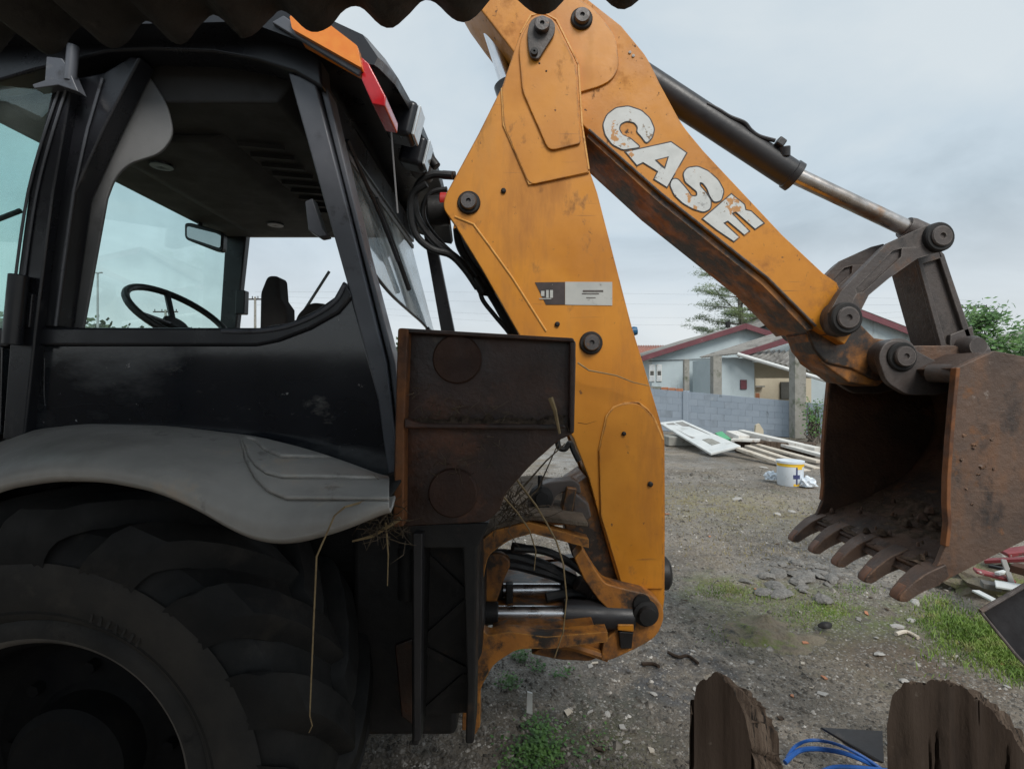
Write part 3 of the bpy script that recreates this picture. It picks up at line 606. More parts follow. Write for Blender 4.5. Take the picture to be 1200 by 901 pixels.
MB().cyl(hub+tilt @ Vector((0, 0, .02)), hub+tilt @ Vector((0, 0, -.02)), .05, n=20).build('hub', HOSE, sw, bevel=.006)
MB().tube([hub, hub+Vector((-.14, 0, -.28))], .035, 12).build('steering_column', HEAD, bh)
seat = MB().plate([(309, 440), (311, 345, 4), (319, 325, 6), (332, 326, 5), (334, 352), (341, 362), (343, 440)], 2.15, 2.25, ref=2.2).build('seat', SEATM, bh, bevel=.02, seg=3)
MB().plate([(345, 440), (352, 372, 8), (368, 356, 8), (388, 358, 6), (394, 400), (392, 440)], 2.14, 2.30, ref=2.2).build('armrest', SEATM, bh, bevel=.03, seg=3)
MB().tube([P(354, 368, 2.8), P(386, 318, 2.8)], .008, 6).build('wiper_arm', METALPOLE, bh)
mi = MB().plate([(216, 261, 5), (224, 261, 4), (262, 272, 5), (261, 295, 5), (252, 294, 4), (216, 280, 5)], 2.66, 2.70, n=4).build('rear_view_mirror', BLACK, bh, bevel=.006)
MB().plate([(219, 265, 3), (259, 275, 3), (258, 291, 3), (219, 278, 3)], 2.654, 2.66, n=3).build('mirror_pane', MIRROR, mi)
MB().tube([P(236, 248, 2.69), P(234, 268, 2.69)], .012, 8).build('mirror_stem', BLACK, mi)
# rear window: glass raised, lower edge swept down to the far pillar
def rearX(z): return -.395+(1.62-z)*.262
edge = smooth_path([Vector((0, y, z)) for y, z in ((1.53, 1.99), (1.60, 1.955), (1.72, 1.915), (1.95, 1.875), (2.3, 1.855), (2.6, 1.84), (2.92, 1.80))], 6)
mk = lambda y, z: Vector((rearX(z), y, z))
front = [mk(p.y, p.z) for p in edge]+[mk(2.92, 2.42), mk(1.53, 2.42)]
rg = MB().prism(front, (.006, 0, .0016)).build('rear_window', GLASS_R, bh)
MB().tube([mk(p.y, p.z) for p in edge], .007, 6).build('glass_seal', BLACK, rg)
MB().tube([mk(p.y, p.z) for p in edge[-5:]]+[mk(2.94, 1.79)], .012, 6).build('glass_handle', BLACK, rg)
MB().bar(mk(1.5, 2.40), mk(2.96, 2.40), .07, .10).build('rear_top_rail', BLACK, bh, bevel=.006)
MB().bar(mk(1.54, 2.32), mk(2.94, 2.32), .03, .02).build('window_rail', TRIM, bh)
o5 = Vector((.03, 0, .01))
MB().tube([mk(1.72, 2.34)+o5, mk(2.0, 2.16)+o5, mk(2.12, 2.03)+o5], .008, 6).build('wiper_arm', BLACK, bh)
MB().tube([mk(1.98, 2.24)+o5, mk(2.12, 2.08)+o5, mk(2.22, 1.93)+o5], .011, 6).build('wiper_blade', HOSE, bh)
MB().tube([P(458, 150, 1.75), P(462, 200, 1.75), P(466, 250, 1.75)], .003, 5).build('washer_tube', TRIM, bh)
# work lamps under the roof edge
for (u, v, y, s) in ((473, 144, 1.86, 1.0), (486, 180, 2.08, .92)):
    c = P(u, v, y)
    lp = MB().box(c, (.10, .11*s, .13*s), Matrix.Rotation(R(14), 3, 'Y')).build('work_lamp', BLACK, bh, bevel=.02, seg=3)
    MB().box(c+Vector((.053, 0, -.012)), (.012, .09*s, .11*s), Matrix.Rotation(R(14), 3, 'Y')).build('lamp_glass', LAMP, lp, bevel=.005)
    MB().bar(c+Vector((-.02, 0, .05)), c+Vector((-.05, 0, .14)), .03, .02).build('bracket', BLACK, lp)

# ---- boom
BY0, BY1 = 2.04, 2.40
boom_px = [(610, 37, 12), (622, 17, 9), (637, 14, 9), (652, 22, 10), (673, 64, 8), (678, 74), (682, 147), (690, 197), (700, 226), (740, 381), (752, 420), (772, 487), (779, 512, 8), (779.5, 600), (779, 700),
           (776, 728, 14), (758, 736, 14), (735, 715), (725, 683), (702, 605), (690, 560), (672, 514), (640, 455), (606, 388), (565, 316), (532, 262, 10), (519, 244, 9), (521, 230, 9), (560, 158), (589, 100)]
boom = MB().plate(boom_px, BY0, BY0+.032, n=5).build('boom', ORANGE, bh, bevel=.004)
boom['label'] = 'orange boom side plates with doubled tip and rusty pins'
MB().plate(boom_px, BY1-.032, BY1, n=5, ref=BY0).build('far_plate', ORANGE, boom, bevel=.004)
core = [(593, 196), (686, 196), (698, 228), (738, 383), (750, 420), (769, 487), (776, 514), (776, 690), (735, 690), (728, 683), (705, 605), (693, 560), (675, 514), (644, 455), (610, 388), (570, 316), (537, 262), (527, 240)]
MB().plate(core, BY0+.03, BY1-.03, ref=BY0).build('boom_box', ORANGE, boom)
MB().plate([(609, 40, 12), (622, 19, 9), (637, 16, 9), (651, 24, 10), (672, 66, 8), (676.5, 76), (681, 147), (689, 198), (690, 202, 5), (620, 217, 9), (590, 146, 8), (588, 104, 6)], BY0-.010, BY0+.001).build('outer_doubler', ORANGE, boom, bevel=.003)
MB().plate([(611, 42, 12), (623, 21, 9), (637, 18, 9), (650, 25, 10), (671, 67, 8), (675, 77), (679, 147), (681, 168, 4), (643, 177, 9), (612, 106, 8), (608, 58, 8)], BY0-.020, BY0-.009).build('inner_doubler', ORANGE, boom, bevel=.003)
MB().plate([(702, 528), (712, 484, 10), (724, 474, 10), (748, 471, 12), (765, 488, 10), (777, 514, 8), (777.5, 690), (730, 690), (704, 604)], BY0-.011, BY0+.001).build('foot_doubler', ORANGE, boom, bevel=.003)
# weld beads and a bend crease, their highlights painted into the colour
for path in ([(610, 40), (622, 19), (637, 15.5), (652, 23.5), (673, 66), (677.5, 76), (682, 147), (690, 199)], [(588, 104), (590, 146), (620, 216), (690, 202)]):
    MB().tube([P(u, v, BY0-.004) for u, v in fillet([(a, b, 8) for a, b in path][1:-1]) ] if False else [P(u, v, BY0-.004) for u, v in path], .0045, 6).build('weld_crease_bead', WELD_LIT, boom)
MB().tube([P(u, v, BY0-.001) for u, v in ((533, 254), (555, 263), (572, 286), (600, 325), (640, 388))], .004, 6).build('weld_crease_bead', WELD_LIT, boom)  # bright bend of the side plate, its highlight painted as a bead
MB().tube([P(u, v, BY0-.005) for u, v in ((702, 528), (711, 487), (719, 477), (732, 472.5), (748, 471.5), (759, 480), (767, 491), (777, 515))], .004, 6).build('weld_crease_bead', WELD_LIT, boom)
def pin(u, v, y, r, parent, depth=.03, ring=True, m=PIN_M):
    c = P(u, v, y); s = r*y/F
    o = MB().lathe(c, (0, -1, 0), [(s, -.01), (s, depth*.8), (s*.9, depth), (s*.3, depth), (s*.22, depth-.008), (.0005, depth-.008)], 28).build('pin', m, parent, angle=30)
    if ring: MB().lathe(c, (0, -1, 0), [(s*1.45, -.01), (s*1.42, .007), (s*1.3, .012), (s, .012)], 28).build('pin_collar', DARKMETAL, parent, angle=30)
    return o
pin(549.5, 238, BY0, 9.5, boom); pin(692.5, 402, BY0, 9.5, boom)
for q in ((590, 224, 3), (653, 380, 3), (632, 76, 1.6), (640, 85, 1.6), (731, 508, 2.5), (762, 567, 3)):
    MB().lathe(P(q[0], q[1], BY0-.012 if q[1] > 470 or q[1] < 100 else BY0-.001), (0, -1, 0), [(q[2]*BY0/F, -.012), (q[2]*BY0/F, .006), (q[2]*.5*BY0/F, .010), (.0005, .010)], 14).build('bolt', DARKMETAL, boom)
MB().plate([(618, 36, 9), (622, 22, 8), (636, 17, 8), (650, 24, 8), (651, 38, 8), (638, 58, 5), (631, 70, 5), (622, 68, 5), (619, 56, 5)], BY0-.036, BY0-.02).build('pin_lock_plate', CASTING, boom, bevel=.004)
pin(635, 32, BY0-.036, 9, boom, .025, False); pin(626, 62, BY0-.036, 4.5, boom, .012, False, DARKMETAL)
# identification sticker
st = MB().plate([(627, 331), (662, 330.5), (662, 357), (640, 357)], BY0-.0022, BY0).build('sticker', STICKER_D, boom)
MB().plate([(662.3, 330.3), (717.5, 330.5), (717.5, 358), (662.3, 357.2)], BY0-.002, BY0).build('sticker', STICKER_W, boom)
for (u0, v0, u1, v1) in ((634, 341, 638, 347), (640, 340, 643, 349), (644.5, 340, 648, 349), (632, 349.5, 646, 350.5)):
    MB().plate([(u0, v0), (u1, v0), (u1, v1), (u0, v1)], BY0-.003, BY0-.0022).build('sticker_mark', STICKER_W, st)
for (u0, v0, u1, v1) in ((683, 340, 707, 342.2), (682, 343.6, 702, 344.8), (687, 348.5, 698, 349.4)):
    MB().plate([(u0, v0), (u1, v0), (u1, v1), (u0, v1)], BY0-.003, BY0-.002).build('sticker_mark', CASTING, st)
# blue cap at the rear edge of the boom
MB().lathe(P(743, 388, 2.12), (1, 0, .1), [(.016, -.02), (.019, 0), (.016, .012), (.0005, .016)], 16).build('blue_cap', BLUECAP, bh)
# dipper cylinder inside the boom (rod seen left of the boom tip)
cyl_o = MB().cyl(P(596, 105, 2.22), P(556, -20, 2.22), .030, n=24).build('dipper_cylinder_rod', CHROME, bh)
MB().cyl(P(640, 245, 2.22), P(594, 99, 2.22), .058, n=28).build('dipper_cylinder_barrel', CYLBLK, bh)

# ---- dipper
DY0, DY1 = 2.083, 2.357
dip_px = [(686, 150), (775, 228), (900, 327), (957, 384), (990, 404), (1003, 384), (981, 331), (965, 320), (917, 275), (825, 177), (800, 147, 14), (773, 97), (765, 80, 6), (757, 65, 8), (728, 30), (700, 8, 10), (660, -24), (560, -110), (500, -92), (545, -14), (563, 11), (601, 60), (640, 108)]
dip = MB().plate(dip_px, DY0, DY1).build('dipper', ORANGE_DIP, bh, bevel=.006)
MB().plate([(690, 154), (775, 229), (899, 328), (956, 385), (948, 388), (895, 334), (771, 235), (688, 159)], DY0+.012, DY1-.012, ref=DY0).build('bottom_plate', ORANGE_DIRTY_SHADE, dip, bevel=.003)  # underside shade painted in with the darker orange
MB().plate([(640, -30), (668, -8, 6), (696, 10, 8), (722, 42, 12), (726, 78, 12), (718, 93, 8), (704, 101, 8), (680, 108), (640, 108)], DY0-.010, DY0+.001).build('tip_doubler', ORANGE, dip, bevel=.003)
MB().tube([P(u, v, DY0-.002) for u, v in ((690, 152), (775, 227), (900, 326), (956, 382))], .005, 6).build('edge_bead', CASTING, dip)
pin(681.5, 23, DY0-.010, 9, dip, .03)
for q in ((738, 62), (742, 66)): MB().lathe(P(*q, DY0), (0, -1, 0), [(.006, -.01), (.006, .004), (.0005, .005)], 10).build('rivet', STONE_W, dip)
# lettering C A S E
zB = lambda pts: [(700+a/4, 50+b/4) for a, b in pts]
z1 = lambda pts: [(500+a/4, b/4) for a, b in pts]
letters = [z1([(1030, 672), (1056, 645), (1066, 605), (1045, 556), (1005, 520), (945, 500), (888, 508), (846, 540), (828, 584), (838, 632), (870, 676), (920, 702), (1000, 690), (950, 648), (917, 634), (899, 606), (908, 580), (938, 566), (975, 574), (992, 598), (986, 618), (1008, 640)]),
           zB([(136, 514), (345, 468), (416, 518), (326, 676), (268, 640), (286, 604), (214, 560), (186, 574)]),
           zB([(342, 668), (352, 640), (376, 640), (420, 690), (440, 722), (468, 722), (470, 700), (412, 652), (404, 612), (424, 588), (470, 582), (520, 604), (566, 646), (592, 694), (580, 740), (548, 748), (528, 718), (516, 684), (494, 656), (478, 654), (480, 672), (508, 704), (532, 742), (530, 778), (500, 794), (452, 780), (402, 752), (362, 714)]),
           zB([(496, 826), (628, 712), (688, 760), (694, 786), (720, 792), (778, 846), (740, 872), (650, 792), (628, 800), (710, 884), (690, 900), (612, 834), (590, 846), (662, 912), (640, 930), (560, 876)])]
def offset(poly, d):
    A = sum(a[0]*b[1]-b[0]*a[1] for a, b in zip(poly, poly[1:]+poly[:1]))
    sgn = 1 if A > 0 else -1; o = []
    N = len(poly)
    for i in range(N):
        a = Vector(poly[i-1]); b = Vector(poly[i]); c = Vector(poly[(i+1) % N])
        n1 = Vector(((b-a).y, -(b-a).x)).normalized()*sgn; n2 = Vector(((c-b).y, -(c-b).x)).normalized()*sgn
        n = (n1+n2); n = n.normalized() if n.length > .2 else n1
        k = max(.5, n.dot(n1)); q = b+n*d/k; o.append((q.x, q.y))
    return o
letters = [fillet([(a, b, 3.0) for a, b in lt], 3) if k in (0, 2) else lt for k, lt in enumerate(letters)]
for lt in letters:
    MB().plate(offset(lt, 1.4), DY0-.0022, DY0+.001).build('letter_outline', LETTER_DK, dip)
    MB().plate(lt, DY0-.0040, DY0-.0022).build('letter', LETTER, dip)
MB().plate(zB([(270, 550), (336, 533), (318, 592), (300, 580)]), DY0-.0052, DY0-.004).build('letter_opening', LETTER_DK, dip)
MB().plate(zB([(280, 552), (328, 540), (314, 582), (302, 572)]), DY0-.0060, DY0-.0052).build('letter_opening', ORANGE, dip)
# dipper nose casting with bosses
MB().plate([(955, 378), (975, 356, 8), (1000, 352, 8), (1018, 372), (1040, 394), (1066, 398, 8), (1080, 420, 10), (1066, 444, 8), (1040, 446, 8), (1012, 432), (980, 425, 8), (966, 408)], 2.13, 2.31, ref=2.06).build('nose', ORANGE_DIRTY_SHADE, dip, bevel=.01)
MB().plate([(957, 388), (985, 404), (1012, 430), (1055, 446), (1046, 453), (1010, 448), (976, 424)], 2.14, 2.30, ref=2.06).build('nose_wear_plate', ORANGE_DIRTY_SHADE, dip, bevel=.008)
for (u, v, r) in ((989, 373, 21), (1056, 418, 22)):
    c = P(u, v, 2.04); s = r*2.04/F
    MB().lathe(c, (0, 1, 0), [(.001, 0), (s*.8, 0), (s, .012), (s, .36), (s*.8, .372), (.001, .372)], 32).build('boss', CASTING, dip, angle=30)

# ---- bucket linkage
def link(y0, y1):
    px = [(972, 366, 6), (985, 342, 8), (1040, 286, 10), (1080, 267, 10), (1098, 262, 8), (1112, 272, 8), (1110, 290, 6), (1098, 296, 4), (1075, 303, 8), (1042, 326, 10), (1018, 346, 10), (1008, 366, 8), (1004, 388, 8), (985, 394, 8), (973, 384, 6)]
    ref = 2.0
    l = MB().plate(px, y0+.012, y1, ref=ref).build('guide_link', CASTING, bh, bevel=.006)
    # raised rim round the pocket of the I-section
    pk = fillet([(1003, 338, 5), (1046, 294, 6), (1057, 292, 5), (1056, 301, 5), (1012, 342, 5), (1004, 344, 4)], 4)
    rimp = [(972, 366, 6), (985, 342, 8), (1040, 286, 10), (1080, 267, 10), (1098, 262, 8), (1112, 272, 8), (1110, 290, 6), (1098, 296, 4), (1075, 303, 8), (1042, 326, 10), (1018, 346, 10), (1008, 366, 8), (1004, 388, 8), (985, 394, 8), (973, 384, 6)]
    bm_pts = [P(u, v, ref) for u, v in fillet(rimp, 5)]; ip = [P(u, v, ref) for u, v in pk]
    # rim as two halves so the pocket stays open
    outer = [(972, 366), (985, 342), (1040, 285), (1082, 266), (1098, 262), (1110, 271), (1075, 290), (1057, 291), (1046, 294), (1003, 338), (1004, 344), (990, 372)]
    inner = [(990, 372), (1004, 344), (1012, 342), (1056, 301), (1057, 291), (1075, 290), (1110, 271), (1110, 290), (1098, 296), (1075, 303), (1042, 326), (1018, 346), (1008, 366), (1004, 388)]
    for q in (outer, inner):
        mm = MB(); pts = []
        for u, v in q:
            p = P(u, v, ref); p.y = y0; pts.append(p)
        mm.prism(pts, (0, .0125, 0)).build('rim', CASTING, l)
    return l
nl = link(2.00, 2.045); fl = link(2.29, 2.335)
pin(991, 373, 1.985, 13, bh, .022, True, CASTING); pin(1100, 278, 1.99, 12, bh, .022, True, CASTING)
MB().cyl(P(1100, 278, 2.0), Vector((P(1100, 278, 2.0).x, 2.36, P(1100, 278, 2.0).z)), .045, n=24).build('link_pin', CASTING, bh)
# tipping link between bucket and guide link
tl = MB().plate([(1073, 297, 6), (1098, 284, 6), (1108, 300), (1143, 402, 6), (1132, 420, 6), (1108, 421, 5)], 2.10, 2.26).build('tipping_link', CASTING, bh, bevel=.008)
for q in ([(1073, 297), (1078, 294), (1114, 420), (1107, 421)], [(1096, 286), (1107, 298), (1142, 404), (1134, 402)], [(1114, 392), (1140, 382), (1143, 403), (1132, 420), (1113, 420)], [(1076, 292), (1098, 284), (1105, 302), (1080, 310)]):
    MB().plate(q, 2.082, 2.102).build('link_rib', CASTING, tl, bevel=.004)
# ---- bucket cylinder
a = P(775, 105, 2.22); b = P(932, 208, 2.22); d = (b-a).normalized()
bc = MB().lathe(a-d*.35, d, [(.001, 0), (.058, 0), (.058, .35+(b-a).length-.03), (.063, .35+(b-a).length-.028), (.063, .35+(b-a).length), (.040, .35+(b-a).length+.004), (.034, .35+(b-a).length+.004)], 36).build('bucket_cylinder', CYLBLK, bh, angle=30)
e_ = P(1096, 283, 2.22)
MB().cyl(b-d*.05, b+(e_-b)*.80, .034, n=28).build('rod', WORNROD, bc)
MB().lathe(b+(e_-b)*.78, (e_-b), [(.001, 0), (.045, 0), (.05, .02), (.05, .14), (.001, .15)], 24).build('rod_end', CASTING, bc, angle=30)
pts = [P(u, v, 2.17) for u, v in ((828, 122), (842, 129), (855, 137), (872, 144), (880, 153), (890, 160), (908, 165))]
MB().tube(smooth_path(pts), .0085, 8).build('hydraulic_pipe', CYLBLK, bc)
MB().box(P(914, 168, 2.17), (.035, .04, .035), Matrix.Rotation(R(35), 3, 'Y')).build('pipe_elbow', CYLBLK, bc, bevel=.006)
MB().cyl(P(919, 172, 2.17), P(919, 184, 2.18), .024, n=14).build('pipe_elbow', CYLBLK, bc, bevel=.004)

# ---- bucket
KY0, KY1 = 1.85, 2.60
front_edge = [(1121, 431), (1117, 470), (1113, 517), (1110, 560), (1109.5, 590), (1111, 613), (1108, 640), (1100, 660), (1092, 672)]
under = [(1100, 685), (1153, 657), (1200, 634), (1262, 590), (1297, 530), (1292, 468), (1256, 432), (1202, 418), (1166, 411)]
side_px = front_edge+under
bk = MB().plate(side_px, KY0, KY0+.022).build('bucket', BUCKET_M, bh, bevel=.004)
bk['label'] = 'rusty brown digging bucket with five teeth, tipped open towards the boom'
fp = [(u, v) for u, v in side_px]
MB().plate(fp, KY1-.022, KY1, ref=KY0).build('far_side_plate', BUCKET_IN, bk, bevel=.004)
shell = smooth_path([Vector((u, v, 0)) for u, v in [(1090, 673), (1150, 651), (1197, 629), (1256, 587), (1290, 530), (1286, 471), (1252, 436), (1202, 422), (1168, 415)]], 5)
rows = []
NY = 26
for i in range(NY+1):
    y = KY0+.02+(KY1-KY0-.04)*i/NY; row = []
    for k, q in enumerate(shell):
        p = P(q.x, q.y, KY0); p.y = y
        if 2 < k < 30: p += Vector((-.2, 0, .6)).normalized()*.012*max(0, noise.noise((p.x*7, y*7, p.z*7))) 
        row.append(p)
    rows.append(row)
MB().grid(rows).build('bucket_shell', BUCKET_IN, bk, solid=.016, angle=50)
MB().plate([(1121, 431), (1166, 411), (1172, 420), (1128, 440)], KY0+.02, KY1-.02, ref=KY0).build('top_plate', BUCKET_M, bk, bevel=.004)
# wear strip (front rim of each side plate)
for y in (KY0-.004, KY1-.018):
    m = MB(); pts = []
    rim_out = [(u, v) for u, v in front_edge[:7]]; rim_in = [(u+5, v) for u, v in front_edge[:7]][::-1]
    for u, v in rim_out+rim_in:
        p = P(u-1.2, v, KY0); p.y = y; pts.append(p)
    m.prism(pts, (0, .026, 0)).build('wear_strip', RUST_EDGE, bk, bevel=.003)
# lip and teeth
MB().plate([(1100, 664), (1150, 646), (1152, 654), (1098, 684), (1085, 682)], KY0+.022, KY1-.022, ref=KY0).build('cutting_edge', BUCKET_IN, bk, bevel=.004)
for k in range(5):
    y = 1.875+.1745*k
    prof = [(1053, 704, 2), (1055, 697, 2), (1068, 683), (1084, 670, 5), (1106, 660), (1110, 674), (1098, 685), (1078, 694, 8), (1062, 706, 3)]
    t = MB()
    pts = []
    for u, v in fillet(prof, 3):
        p = P(u, v, KY0); p.y = y-.036; pts.append(p)
    n = len(pts)
    t.prism(pts, (0, .072, 0))
    tip = P(1054, 702, KY0)
    for v_ in t.v:                                       # teeth narrow towards the tip
        w = min(1, max(0, (v_-Vector((tip.x, v_.y, tip.z))).length/.16)); v_.y = y+(v_.y-y)*(.72+.28*w)
    to = t.build('tooth', BUCKET_M, bk, bevel=.004)
    s = MB(); pts = []
    for u, v in ((1052.5, 704.5), (1054.5, 696.5), (1064, 686.5), (1068, 691), (1064, 703.5), (1060, 706.8)):
        p = P(u, v, KY0); p.y = y-.021; pts.append(p)
    s.prism(pts, (0, .042, 0)).build('worn_tip', TOOTH, to, bevel=.006)
# hinge ears and pin tubes at the top of the bucket
for y in (2.035, 2.345):
    MB().plate([(1032, 418, 10), (1040, 400, 10), (1060, 397, 10), (1080, 412, 8), (1128, 436), (1134, 455), (1100, 463), (1066, 463, 8), (1042, 448, 10)], y, y+.03, ref=2.02).build('hinge_ear', CASTING, bk, bevel=.005)
pin(1056, 418, 2.035, 12, bk, .03, True, CASTING)
MB().tube([P(1090, 437, 1.98), P(1120, 438, 1.90)], .035, 16).build('pin_tube', CASTING, bk)
c0 = P(1121, 408, 2.12)
MB().lathe(c0+Vector((0, -.10, 0)), (0, 1, 0), [(.001, 0), (.035, 0), (.045, .02), (.045, .38), (.001, .38)], 24).build('pin_tube', CASTING, bk, angle=30)
MB().lathe(P(1110, 418, 2.12), Vector((.9, -.35, .12)), [(.055, -.03), (.06, 0), (.055, .03), (.034, .04), (.034, .13), (.001, .13)], 24).build('pin_boss', CASTING, bk, angle=30)
MB().plate([(1075, 404), (1130, 404), (1165, 414), (1130, 440), (1085, 440)], 2.06, 2.085, ref=2.02).build('hinge_ear', BUCKET_M, bk, bevel=.005)
# weld splats and dirt lumps on the near plate
rb = random.Random(17)
for k in range(13):
    u = rb.gauss(1140, 14); v = rb.gauss(556, 40)
    if not (1118 < u < 1196 and 470 < v < 640): continue
    c = P(u, v, KY0-.001); m = MB(); n = 9; ph = rb.uniform(0, 6.28); sx = rb.uniform(.006, .018); sz = rb.uniform(.004, .010)
    ring = [c+Vector((math.cos(ph+q*6.283/n)*sx*rb.uniform(.6, 1.2), .003, math.sin(ph+q*6.283/n)*sz*rb.uniform(.6, 1.2))) for q in range(n)]
    inn = [c+(p-c)*.5+Vector((0, -rb.uniform(.003, .007), rb.uniform(-.002, .002))) for p in ring]
    m.add(ring+inn, [[q, (q+1) % n, n+(q+1) % n, n+q] for q in range(n)]+[list(range(n, 2*n))]).build('weld_lump', BUCKET_M, bk)
rows = []
for i in range(41):
    y = KY0+.03+(KY1-KY0-.06)*i/40; row = []
    for k in range(41):
        u = 1092+110*k/40; v = 671.5-(u-1090)*.395-.0016*max(0, u-1150)**2
        p = P(u, v, KY0); p.y = y
        h = .012*noise.noise((p.x*7, y*7, 1))+.014*noise.noise((p.x*19, y*19, 2))+.007*noise.noise((p.x*47, y*47, 3))+.003
        row.append(p+Vector((-.35, 0, .94))*h)
    rows.append(row)
MB().grid(rows).build('caked_soil', DIRT_DARK, bk, angle=70)
for k in range(30):
    y = rb.uniform(KY0+.05, KY1-.05); u = rb.uniform(1096, 1185); v = 662-(u-1090)*.40
    p = P(u, v, KY0); p.y = y; s_ = rb.choice((.006, .008, .010, .013, .018))*rb.uniform(.7, 1.3)
    if u < 1092: p.y = 1.875+.1745*rb.randrange(5)+rb.uniform(-.02, .02); s_ = min(s_, .014)
    m = MB(); n = 8; r1 = []; r2 = []
    for q in range(n):
        a = q/n*6.283; d = Vector((math.cos(a)*rb.uniform(.7, 1.3), math.sin(a)*rb.uniform(.7, 1.3), 0))*s_
        r1.append(p+d+Vector((0, 0, -.012))); r2.append(p+d*rb.uniform(.45, .75)+Vector((0, 0, s_*rb.uniform(.25, .6))))
    m.add(r1+r2+[p+Vector((0, 0, s_*rb.uniform(.5, .8)))], [[q, (q+1) % n, n+(q+1) % n, n+q] for q in range(n)]+[[n+q, n+(q+1) % n, 2*n] for q in range(n)]).build('soil_clod', DIRT_DARK if k % 2 else BUCKET_IN, bk, angle=60)

# ---- swing frame at the rear of the machine
sf = MB().plate([(557, 640, 4), (578, 622, 6), (620, 612), (690, 632), (690, 642), (624, 625), (598, 632, 8), (572, 650, 10), (566, 680, 8), (560, 720, 8), (568, 746, 10), (596, 740, 8), (640, 746), (712, 740), (712, 752), (645, 760), (606, 760, 10), (578, 778, 10), (562, 808, 10), (563, 850, 4), (556, 862, 4), (549, 840), (547, 775), (552, 700)], 1.80, 1.86).build('swing_frame', ORANGE_WORN, bh, bevel=.006)
MB().plate([(557, 640, 4), (578, 622, 6), (620, 612), (690, 632), (690, 642), (624, 625), (598, 632, 8), (572, 650, 10), (566, 680, 8), (560, 720, 8), (568, 746, 10), (596, 740, 8), (640, 746), (712, 740), (712, 752), (645, 760), (606, 760, 10), (578, 778, 10), (562, 808, 10), (563, 850, 4), (556, 862, 4), (549, 840), (547, 775), (552, 700)], 2.58, 2.64, ref=1.80).build('far_frame', ORANGE_DIRTY_SHADE, sf, bevel=.006)
MB().plate([(560, 636), (580, 617), (602, 608), (640, 605), (690, 613), (690, 619), (622, 611), (582, 622)], 1.812, 2.63, ref=1.8).build('top_deck', DIRT, sf, bevel=.006)
MB().plate([(575, 752), (600, 746), (660, 746), (700, 742), (700, 758), (660, 764), (605, 762), (580, 770)], 1.862, 2.56, ref=1.8).build('bottom_deck', ORANGE_DIRTY_SHADE, sf, bevel=.006)
MB().plate([(547, 640), (556, 640), (550, 858), (541, 858)], 1.81, 2.63, ref=1.8).build('back_plate', ORANGE_DIRTY_SHADE, sf, bevel=.004)
MB().plate([(566, 662, 8), (588, 660, 8), (600, 672, 8), (590, 694, 8), (580, 726, 10), (563, 738)], 2.02, 2.06, ref=1.9).build('web', ORANGE_DIRTY_SHADE, sf, bevel=.008)
# swing post
sp_px = [(682, 640), (696, 664, 6), (708, 681, 6), (730, 687), (760, 694, 8), (775, 706, 10), (777, 722, 10), (768, 744, 12), (742, 758), (716, 770, 6), (703, 772, 4), (706, 748), (720, 736, 6), (716, 716, 6), (700, 700), (684, 678, 6), (672, 652)]
spo = MB().plate(sp_px, 1.95, 2.035, ref=1.97).build('swing_post', ORANGE_WORN, bh, bevel=.01)
MB().plate(sp_px, 2.40, 2.48, ref=1.97).build('far_cheek', ORANGE_DIRTY_SHADE, spo, bevel=.01)
MB().plate([(690, 560), (704, 605), (727, 684), (700, 690), (672, 655), (660, 610), (668, 575)], 2.075, 2.37, ref=2.04).build('post_body', ORANGE_DIRTY_SHADE, spo, bevel=.01)
MB().plate([(622, 768), (640, 757), (700, 750), (714, 766), (692, 777, 5), (655, 775, 5)], 1.98, 2.44, ref=1.97).build('lower_web', ORANGE_DIRTY_SHADE, spo, bevel=.008)
MB().tube(smooth_path([P(640, 752, 1.97), P(668, 756, 1.97), P(695, 764, 1.97), P(712, 770, 1.97)]), .018, 8).build('rim_bead', ORANGE_DIRTY_SHADE, spo)
MB().plate([(722, 728), (741, 728), (741, 737), (722, 735)], 1.925, 1.96, ref=1.95).build('stop_block', ORANGE, spo, bevel=.004)
MB().plate([(724, 737), (741, 738), (739, 757), (726, 757)], 1.93, 1.96, ref=1.95).build('stop_block', DARKMETAL, spo, bevel=.004)
c = P(756, 717, 1.95)
MB().lathe(c, (0, -1, 0), [(.050, -.01), (.047, .018), (.034, .022), (.032, .045), (.012, .047), (.0005, .047)], 28).build('pin', DARKMETAL, spo, angle=30)
MB().lathe(P(752, 706, 1.95), (0, -1, 0), [(.035, -.01), (.033, .012), (.0005, .014)], 20).build('grease_cap', DARKMETAL, spo, angle=30)
MB().lathe(P(777, 671, 2.22), (1, 0, 0), [(.07, -.04), (.07, .012), (.055, .025), (.0005, .025)], 24).build('bump_stop', HOSE, spo, angle=30)
# upper hinge of the swing post
MB().plate([(600, 602), (622, 596), (655, 598), (668, 612), (660, 616), (606, 616)], 1.93, 2.5, ref=1.93).build('hinge_base', ORANGE_DIRTY_SHADE, spo, bevel=.008)
MB().plate([(618, 598), (622, 578, 8), (640, 566, 8), (672, 562, 6), (680, 568), (682, 580, 4), (662, 576, 8), (650, 582, 8), (648, 600)], 1.96, 2.04, ref=1.95).build('hinge_lug', CASTING, spo, bevel=.012)
MB().plate([(664, 570), (676, 572), (670, 606), (658, 598)], 1.94, 2.02, ref=1.95).build('hinge_block', ORANGE_DIRTY_SHADE, spo, bevel=.006)
MB().plate([(672, 575), (690, 590), (694, 606), (684, 614), (670, 608)], 1.95, 2.06, ref=1.95).build('hinge_arm', CASTING, spo, bevel=.01)
MB().lathe(P(635, 583, 1.955), (0, -1, 0), [(.045, -.03), (.043, .01), (.026, .014), (.024, .03), (.0005, .03)], 26).build('pin', DARKMETAL, spo, angle=30)
